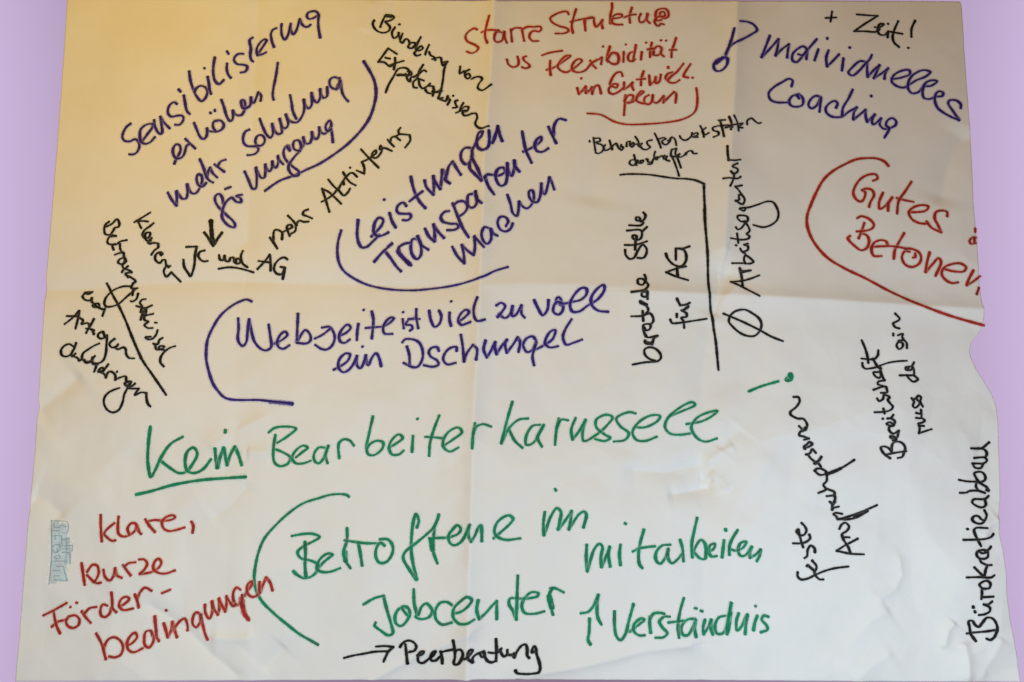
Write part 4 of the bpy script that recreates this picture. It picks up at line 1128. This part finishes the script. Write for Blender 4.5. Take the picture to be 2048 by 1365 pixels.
   (43, '-4172,-1303 -4171,-1338')]),
  ('underline', '', [(49, '-5406,-2224 -5223,-2183 -4877,-2086 -4454,-2016 -4181,-1996 -3848,-1975')]),
  ('word', 'Bearbeiterkarussell', [(38, '-3540,-1338 -3459,-1274 -3316,-1253 -3142,-1281 -3254,-1387 -3408,-1486'),
   (38, '-3442,-1373 -3461,-1570 -3440,-1766 -3353,-1822 -3242,-1780 -3217,-1696 -3318,-1626 -3418,-1584'),
   (38, '-3132,-1696 -3047,-1626 -2962,-1556 -3036,-1528 -3148,-1612 -3188,-1710 -3129,-1780 -3014,-1780 -2913,-1744'),
   (38, '-2709,-1555 -2795,-1555 -2866,-1653 -2850,-1751 -2791,-1779 -2721,-1709 -2654,-1527'),
   (38, '-2654,-1527 -2694,-1653 -2663,-1779'),
   (38, '-2498,-1709 -2514,-1569 -2500,-1485 -2431,-1436 -2346,-1457 -2289,-1527'),
   (38, '-2020,-1106 -2074,-1359 -2106,-1570 -2077,-1654 -1992,-1661 -1879,-1569 -1866,-1485 -1952,-1457 -2050,-1499 -2099,-1570'),
   (38, '-1794,-1562 -1682,-1499 -1584,-1415 -1641,-1366 -1739,-1443 -1780,-1555 -1736,-1653 -1637,-1653 -1567,-1597'),
   (38, '-1436,-1387 -1447,-1618'),
   (38, '-1377,-1140 -1374,-1145'),
   (38, '-1054,-1092 -1131,-1289 -1186,-1485 -1199,-1674'),
   (38, '-1258,-1401 -1130,-1408 -1000,-1422'),
   (38, '-986,-1527 -857,-1443 -720,-1331 -771,-1268 -900,-1317 -986,-1429 -993,-1541 -900,-1611 -771,-1554'),
   (38, '-528,-1207 -555,-1373 -568,-1566'),
   (38, '-555,-1359 -514,-1262 -419,-1220 -301,-1254'),
   (38, '7,-892 -65,-1137 -155,-1496'),
   (38, '-155,-1496 -47,-1281 98,-1155 235,-1136'),
   (38, '-38,-1308 43,-1460 152,-1559'),
   (38, '407,-1227 298,-1245 206,-1389 206,-1514 296,-1496 406,-1335 462,-1227'),
   (38, '462,-1227 369,-1407 431,-1541'),
   (38, '681,-1136 642,-1317 621,-1514'),
   (38, '643,-1281 717,-1154 817,-1163'),
   (38, '926,-1127 860,-1299 875,-1442'),
   (38, '875,-1442 987,-1299 1070,-1154'),
   (38, '1070,-1154 1022,-1335 1037,-1460 1220,-1371 1384,-1227 1458,-1119 1368,-1083 1224,-1155 1222,-1263 1345,-1371 1416,-1416 1343,-1460 1200,-1434'),
   (38, '1797,-1064 1696,-1046 1512,-1137 1565,-1245 1691,-1353 1635,-1443 1470,-1469'),
   (38, '1783,-1263 1929,-1263 2111,-1173 2149,-1101 2022,-1092 1839,-1191 1745,-1335 1798,-1443 1924,-1460 2099,-1398'),
   (38, '2296,-1100 2480,-1028 2672,-936 2635,-900 2483,-955 2258,-1137 2219,-1263 2290,-1353 2437,-1371 2585,-1353'),
   (38, '2532,-1218 2773,-1172 2932,-1082 2980,-1028 2866,-1046 2681,-1136 2605,-1263 2678,-1407 2806,-1470 2972,-1425')]),
  ('exclamation_mark', '', [(43, '3465,-741 3657,-664 3889,-597'),
   (69, '4010,-574 4059,-528 4075,-565 4037,-583'),
   (61, '4070,-491 4081,-537')]),
 ]),
('green', 'Betroffene im Jobcenter mitarbeiten, Verständnis', [
  ('bracket', '', [(38, '-2342,-2256 -2379,-2229 -2574,-2221 -2785,-2277 -2996,-2347 -3206,-2486 -3378,-2649 -3535,-2839 -3607,-3027 -3638,-3201 -3651,-3376 -3624,-3536 -3523,-3712 -3348,-3869 -3179,-4002 -2988,-4153 -2728,-4304')]),
  ('word', 'Betroffene', [(41, '-3150,-2807 -2985,-2780 -2841,-2778 -2745,-2817 -2836,-2880 -2974,-2948 -3051,-3028 -3006,-3108 -2855,-3151 -2757,-3205 -2770,-3287 -2850,-3368 -2958,-3387 -3053,-3337 -3102,-3289'),
   (41, '-2957,-2888 -2941,-3042 -2943,-3204 -2925,-3367'),
   (41, '-2770,-3273 -2688,-3178 -2591,-3095 -2556,-3061 -2618,-3047 -2716,-3109 -2771,-3205 -2770,-3273 -2687,-3308 -2576,-3301 -2444,-3253'),
   (41, '-2353,-2692 -2346,-2860 -2394,-3025 -2365,-3148 -2293,-3249'),
   (61, '-2372,-3024 -2365,-3148'),
   (41, '-2381,-2860 -2240,-2880 -2073,-2900 -1922,-2901'),
   (41, '-2184,-2886 -2153,-3035 -2123,-3211'),
   (41, '-1883,-2848 -1773,-2849 -1702,-2931 -1699,-3038 -1777,-3156 -1872,-3168 -1928,-3087 -1920,-2954 -1868,-2895 -1811,-2936'),
   (41, '-1361,-2688 -1334,-2592 -1378,-2497 -1417,-2634 -1435,-2838 -1431,-3041 -1392,-3242 -1348,-3410 -1446,-3282 -1547,-3107 -1521,-3027 -1370,-2905 -1204,-2768 -1121,-2685 -1066,-2576 -1046,-2501'),
   (41, '-1100,-2658 -1118,-2834 -1115,-3023 -1057,-3177'),
   (61, '-1161,-2849 -1130,-2996'),
   (41, '-1182,-2836 -1041,-2826 -900,-2815 -758,-2755 -724,-2686 -774,-2642 -844,-2706 -900,-2788 -884,-2882 -828,-2920 -743,-2889 -673,-2804 -631,-2706 -589,-2623'),
   (41, '-603,-2637 -616,-2759 -574,-2858'),
   (41, '-574,-2858 -520,-2774 -480,-2682 -440,-2636 -426,-2738 -425,-2859'),
   (41, '-261,-2824 -165,-2745 -41,-2638 15,-2556 -41,-2508 -138,-2541 -220,-2621 -248,-2743 -193,-2812 -82,-2849 119,-2830')]),
  ('word', 'im', [(40, '467,-2461 445,-2624 451,-2785'),
   (40, '451,-2785 500,-2650 556,-2515 641,-2407 696,-2461 681,-2584 652,-2706'),
   (40, '652,-2706 723,-2625 849,-2447'),
   (40, '849,-2447 834,-2571 806,-2707'),
   (40, '806,-2707 876,-2598 959,-2488 1028,-2453 1056,-2501 1015,-2680'),
   (40, '616,-2141 629,-2162')]),
  ('word', 'mitarbeiten', [(40, '1060,-2917 1049,-3104 1061,-3284'),
   (40, '1061,-3284 1112,-3118 1170,-2971 1239,-2903 1281,-2944 1259,-3094 1263,-3227'),
   (40, '1263,-3227 1322,-3108 1384,-2943'),
   (40, '1384,-2943 1370,-3081 1389,-3222'),
   (40, '1534,-2914 1520,-3051 1536,-3204'),
   (40, '1598,-2614 1615,-2625'),
   (40, '1869,-2704 1817,-2873 1790,-3051 1804,-3189 1845,-3243'),
   (40, '1707,-3010 1790,-2969 1900,-2948 2025,-2935'),
   (40, '2244,-2917 2123,-2929 2037,-3023 2036,-3131 2089,-3177 2159,-3103 2213,-2970 2201,-3090 2255,-3170 2341,-3119 2402,-3054'),
   (40, '2390,-2853 2421,-2975 2427,-3148'),
   (40, '2650,-2551 2600,-2734 2560,-2911 2560,-3099'),
   (40, '2560,-3099 2608,-2965 2697,-2858 2751,-2912 2760,-3034 2745,-3123 2675,-3115 2605,-3046'),
   (40, '2760,-3034 2868,-2977 2883,-2908 2816,-2937 2800,-3033 2838,-3086 2906,-3078'),
   (40, '3012,-2858 2996,-2974 2979,-3097'),
   (40, '3031,-2700 3038,-2724'),
   (40, '3199,-2711 3124,-2835 3083,-2946 3081,-3061'),
   (40, '3083,-2973 3163,-2999 3274,-2958 3316,-2875 3246,-2889 3205,-2971 3231,-3067 3301,-3067 3399,-2944'),
   (40, '3399,-2944 3371,-3026 3370,-3101'),
   (40, '3370,-3101 3454,-3054 3523,-2985'),
   (40, '3523,-2985 3509,-3068 3466,-3149')]),
  ('word', 'Jobcenter', [(40, '-2095,-3745 -1937,-3656 -1813,-3622'),
   (40, '-1813,-3622 -1768,-3789 -1694,-4012 -1673,-4134 -1736,-4163 -1847,-4097 -1930,-4030 -1917,-3990'),
   (40, '-1505,-3786 -1588,-3800 -1641,-3892 -1625,-3997 -1556,-4030 -1474,-3956 -1434,-3848 -1478,-3772 -1548,-3774 -1532,-3812 -1475,-3876'),
   (40, '-1389,-3539 -1376,-3719 -1336,-3873 -1350,-3900 -1267,-3932 -1157,-3898 -1117,-3818 -1202,-3722 -1270,-3768 -1309,-3873'),
   (40, '-840,-3728 -911,-3693 -1008,-3710 -1075,-3817 -1060,-3936 -977,-3999 -838,-3964'),
   (40, '-825,-3845 -713,-3809 -603,-3720 -557,-3646 -618,-3604 -729,-3680 -812,-3778 -817,-3897 -739,-3965 -641,-3958 -522,-3907'),
   (40, '-471,-3656 -490,-3784 -456,-3909'),
   (40, '-456,-3909 -363,-3835 -282,-3750 -214,-3687'),
   (40, '-214,-3687 -214,-3805 -213,-3930'),
   (40, '82,-3347 75,-3520 68,-3731 61,-3943'),
   (40, '61,-3943 13,-3824 -42,-3731 -28,-3658 109,-3658 247,-3652 357,-3626 371,-3587 275,-3573 178,-3652 137,-3757 178,-3849 314,-3861 452,-3828'),
   (40, '537,-3522 592,-3515 729,-3574'),
   (40, '578,-3521 537,-3575 522,-3679 575,-3874'),
   (65, '522,-3627 562,-3782')]),
  ('arrow', '', [(40, '1087,-3926 1076,-4106 1060,-4208 1093,-4265'),
   (40, '965,-3854 1069,-3835 1152,-3742 1215,-3603'),
   (40, '1215,-3603 1193,-3783 1204,-3915 1251,-4006')]),
  ('word', 'Verständnis', [(40, '1440,-3831 1436,-4021 1458,-4161 1512,-4213 1583,-4137 1644,-3944 1714,-3738'),
   (40, '1645,-4105 1778,-4008 1857,-3945 1810,-3932 1710,-4008 1707,-4099 1774,-4151 1856,-4150'),
   (40, '1934,-3906 1929,-3994 1939,-4119'),
   (40, '1932,-3944 1990,-3866 2071,-3851 2137,-3862'),
   (40, '2211,-3901 2135,-3900 2065,-3966 2105,-4046 2172,-4125 2115,-4177 2005,-4183'),
   (40, '2420,-3653 2358,-3837 2326,-4022 2334,-4184'),
   (40, '2188,-3980 2300,-3969 2410,-3956'),
   (40, '2575,-3935 2461,-3944 2376,-4035 2386,-4140 2454,-4153 2527,-4063 2582,-3948 2563,-4078 2580,-4183'),
   (40, '2573,-3793 2602,-3799'),
   (40, '2660,-3831 2688,-3843'),
   (40, '2720,-3955 2689,-4061 2692,-4152'),
   (40, '2692,-4152 2757,-4061 2808,-3954'),
   (40, '2808,-3954 2798,-4073 2821,-4158'),
   (40, '3005,-3897 2911,-3926 2853,-4047 2875,-4137 2956,-4135 3027,-4002 3092,-3710 3044,-3922 3014,-4146'),
   (61, '3073,-3856 3022,-4106'),
   (40, '3187,-3860 3147,-3971 3154,-4088 3224,-4022 3308,-3872 3280,-3995 3259,-4138'),
   (40, '3424,-3761 3431,-3765'),
   (40, '3443,-3890 3402,-3981 3376,-4085'),
   (40, '3601,-3905 3533,-3891 3501,-3942 3565,-4021 3576,-4073 3476,-4110')]),
 ]),
('black', 'Peerberatung', [
  ('arrow', '', [(38, '-2353,-4475 -2239,-4445 -2066,-4415 -1927,-4391 -1732,-4383'),
   (38, '-1908,-4321 -1789,-4313 -1662,-4324'),
   (38, '-1662,-4324 -1732,-4386 -1798,-4519')]),
  ('word', 'Peerberatung', [(40, '-1571,-4322 -1529,-4266 -1458,-4229 -1381,-4248 -1338,-4307 -1365,-4362 -1436,-4385'),
   (40, '-1493,-4286 -1478,-4408 -1459,-4544'),
   (40, '-1321,-4424 -1258,-4407 -1230,-4367 -1266,-4370 -1307,-4417 -1303,-4520 -1247,-4533 -1170,-4481 -1085,-4408 -1063,-4355 -1091,-4363 -1134,-4431 -1121,-4494 -1065,-4491 -1008,-4439'),
   (40, '-994,-4360 -974,-4443 -970,-4524'),
   (40, '-973,-4367 -924,-4350 -812,-4320'),
   (40, '-814,-4194 -794,-4319 -790,-4419 -804,-4513 -754,-4512 -697,-4437 -677,-4361 -705,-4313 -769,-4329 -790,-4379'),
   (40, '-697,-4437 -627,-4411 -566,-4355 -540,-4313 -573,-4302 -606,-4351 -606,-4410 -539,-4469'),
   (40, '-539,-4469 -539,-4410 -493,-4370 -392,-4341'),
   (40, '-392,-4341 -439,-4363 -412,-4410 -378,-4393 -392,-4341'),
   (40, '-378,-4406 -337,-4467 -282,-4489 -221,-4472'),
   (40, '-221,-4472 -215,-4327 -223,-4194'),
   (40, '-324,-4359 -256,-4369 -187,-4360 -147,-4318'),
   (40, '-167,-4330 -139,-4393 -112,-4419 -71,-4396 -64,-4340'),
   (40, '-64,-4396 -16,-4404 33,-4387'),
   (40, '33,-4387 26,-4425 33,-4437'),
   (40, '33,-4437 74,-4357 137,-4289 192,-4277 212,-4342 212,-4419 240,-4451'),
   (40, '316,-4367 281,-4380 288,-4328 316,-4295 337,-4340 343,-4400 378,-4506 391,-4589 369,-4639 294,-4654 122,-4654 67,-4639 46,-4605')]),
 ]),
('red', 'klare, kurze Förderbedingungen', [
  ('word', 'klare,', [(36, '-5886,-2509 -5882,-2642 -5849,-2881'),
   (36, '-5684,-2624 -5781,-2707 -5821,-2772 -5772,-2826 -5700,-2869 -5648,-2863'),
   (36, '-5628,-2531 -5631,-2651 -5611,-2771 -5549,-2810 -5463,-2794 -5378,-2718 -5373,-2641 -5440,-2625 -5491,-2696 -5464,-2783'),
   (36, '-5360,-2663 -5322,-2751 -5294,-2778'),
   (36, '-5252,-2571 -5189,-2665 -5112,-2754'),
   (36, '-5213,-2599 -5116,-2583 -4996,-2595 -4886,-2579 -4832,-2546 -4866,-2518 -4964,-2545 -5018,-2611 -4993,-2700 -4925,-2739 -4827,-2728 -4697,-2690'),
   (36, '-4605,-2608 -4576,-2669 -4582,-2768')]),
  ('word', 'kurze', [(36, '-6126,-3182 -6088,-3325 -6053,-3481'),
   (36, '-6035,-3304 -5963,-3207 -5891,-3216 -5859,-3312 -5888,-3399 -5920,-3442'),
   (36, '-5920,-3442 -5982,-3389 -6031,-3347'),
   (36, '-5920,-3442 -5873,-3457 -5815,-3446'),
   (36, '-5791,-3268 -5759,-3363 -5683,-3414 -5629,-3349 -5618,-3243'),
   (36, '-5618,-3243 -5586,-3339 -5513,-3377'),
   (36, '-5514,-3202 -5450,-3276 -5389,-3345'),
   (36, '-5489,-3223 -5438,-3180 -5340,-3164'),
   (36, '-5296,-3128 -5225,-3128 -5175,-3181 -5198,-3255 -5263,-3323'),
   (36, '-5263,-3323 -5192,-3318 -5075,-3287 -4995,-3224 -4981,-3161 -5031,-3119 -5078,-3171 -5078,-3255 -5007,-3308 -4911,-3321 -4783,-3281')]),
  ('word', 'Förder-', [(36, '-6623,-3904 -6490,-3839 -6287,-3727'),
   (36, '-6478,-3849 -6447,-3966 -6405,-4072 -6357,-4144'),
   (36, '-6492,-4057 -6400,-3987 -6284,-3952 -6241,-3908 -6283,-3973 -6256,-4037 -6174,-4067 -6097,-4023 -6090,-3949 -6150,-3896 -6241,-3908'),
   (36, '-6232,-3780 -6228,-3783'),
   (36, '-6151,-3721 -6135,-3726'),
   (36, '-6064,-3837 -6002,-3916 -5924,-3995'),
   (36, '-6018,-3863 -5960,-3801 -5859,-3779'),
   (36, '-5700,-3760 -5769,-3745 -5798,-3820 -5780,-3893 -5721,-3913 -5656,-3859 -5646,-3786'),
   (36, '-5649,-3576 -5635,-3690 -5618,-3796 -5565,-3849'),
   (36, '-5531,-3775 -5458,-3733 -5397,-3669 -5440,-3636 -5515,-3679 -5532,-3764 -5475,-3818 -5337,-3799'),
   (36, '-5322,-3605 -5289,-3693 -5264,-3790'),
   (36, '-5289,-3671 -5245,-3572 -5180,-3512 -5086,-3556'),
   (36, '-4946,-3591 -4833,-3545')]),
  ('word', 'bedingungen', [(36, '-5831,-4135 -5743,-4257 -5648,-4468'),
   (36, '-5695,-4368 -5684,-4276 -5637,-4204 -5565,-4184 -5473,-4236 -5430,-4318 -5448,-4407 -5518,-4441 -5607,-4431'),
   (36, '-5380,-4298 -5310,-4259 -5252,-4176 -5290,-4125 -5361,-4187 -5384,-4268 -5350,-4348 -5269,-4378 -5158,-4329'),
   (36, '-5038,-4168 -5076,-4100 -5138,-4114 -5150,-4207 -5130,-4289 -5073,-4320 -5027,-4260 -5016,-4179'),
   (36, '-5039,-3910 -5007,-4066 -4984,-4179 -4945,-4241'),
   (36, '-4911,-4008 -4866,-4111 -4834,-4192'),
   (36, '-4834,-4192 -4796,-4093 -4804,-3994'),
   (36, '-4804,-3994 -4752,-4104 -4706,-4194'),
   (36, '-4775,-4093 -4708,-3996 -4623,-3948 -4588,-4024 -4582,-4111'),
   (36, '-4890,-3828 -4888,-3840'),
   (36, '-4381,-3891 -4462,-3860 -4503,-3935 -4501,-4021 -4452,-4062 -4397,-3997 -4393,-3891 -4350,-4039 -4310,-4154 -4273,-4228'),
   (36, '-4343,-3755 -4328,-3859 -4267,-3943 -4228,-3848 -4246,-3707'),
   (36, '-4246,-3707 -4209,-3806 -4148,-3890'),
   (36, '-4148,-3890 -4132,-3795 -4149,-3670'),
   (36, '-4149,-3670 -4103,-3753 -4048,-3849'),
   (36, '-4048,-3849 -4036,-3743 -4043,-3637'),
   (36, '-4043,-3637 -3992,-3710 -3933,-3773 -3900,-3740'),
   (36, '-3838,-3545 -3896,-3514 -3940,-3580 -3935,-3687 -3888,-3761 -3834,-3718 -3813,-3610 -3811,-3740 -3773,-3868 -3700,-3962'),
   (62, '-3824,-3664 -3773,-3868 -3718,-3941'),
   (36, '-3780,-3631 -3738,-3556 -3684,-3480 -3687,-3427 -3729,-3459 -3749,-3534 -3714,-3620 -3647,-3642 -3582,-3599 -3571,-3438'),
   (36, '-3571,-3438 -3573,-3524 -3561,-3589'),
   (36, '-3561,-3589 -3520,-3470 -3479,-3374'),
   (36, '-3479,-3374 -3423,-3450 -3387,-3558')]),
 ]),
('print', "maker's stamp", [
  ('logo_outline', '', [(15, '-6593,-2591 -6474,-2595 -6364,-2615 -6359,-2756 -6430,-2763'),
   (15, '-6562,-2632 -6538,-2680 -6473,-2680'),
   (15, '-6575,-2729 -6471,-2730'),
   (15, '-6467,-2656 -6370,-2673'),
   (15, '-6568,-2802 -6443,-2804 -6424,-2853 -6330,-2838'),
   (15, '-6521,-2803 -6517,-2852'),
   (15, '-6424,-2853 -6417,-2935 -6275,-2937'),
   (15, '-6405,-2984 -6303,-2985'),
   (15, '-6475,-2974 -6470,-3031'),
   (15, '-6546,-2965 -6525,-2933 -6448,-2934 -6442,-2999 -6501,-3030 -6535,-2997'),
   (15, '-6510,-3152 -6328,-3155'),
   (15, '-6490,-3079 -6436,-3080 -6434,-3113 -6489,-3112 -6514,-3087'),
   (15, '-6409,-3032 -6314,-3042 -6283,-3195'),
   (15, '-6465,-3226 -6377,-3227'),
   (15, '-6508,-3281 -6412,-3282'),
   (15, '-6494,-3354 -6413,-3355'),
   (15, '-6490,-3410 -6303,-3420'),
   (15, '-6367,-3243 -6343,-3323 -6303,-3420'),
   (15, '-6551,-3466 -6546,-3078 -6568,-2802 -6593,-2591'),
   (15, '-6275,-2937 -6276,-3018')]),
 ]),
('tint', 'logo fill', [
  ('logo_fill', '', [(100, '-6528,-2631 -6505,-2917 -6495,-3160 -6493,-3418'),
   (100, '-6427,-2673 -6403,-2919 -6370,-3395'),
   (69, '-6353,-2854 -6323,-3034 -6327,-3163')]),
 ]),

]
COLOUR_WORD = {'black': 'black', 'blue': 'dark blue', 'red': 'red', 'green': 'green', 'print': 'pale blue', 'tint': 'pale blue'}
for colour, text, items in NOTES:
    note = bpy.data.objects.new('printed_mark' if colour in ('print', 'tint') else 'handwritten_note', None)
    note.empty_display_size = 0.02
    sc.collection.objects.link(note)
    note.parent = sheet
    note['label'] = ('faint pale blue maker\'s print near the lower left edge' if colour in ('print', 'tint')
                     else '%s marker note reading %s' % (COLOUR_WORD[colour], text))
    lift = {'green': .00052, 'blue': .00056, 'black': .00060, 'red': .00064, 'print': .00048, 'tint': .00042}[colour]
    for kind, word, strokes in items:
        st = []
        for wd, s in strokes:
            st.append((wd / 10000.0, [tuple(map(int, p.split(','))) for p in s.split()]))
        o = ink_object(kind, st, colour, note, lift)
        if word: o['label'] = '%s marker word %s' % (COLOUR_WORD[colour], word)
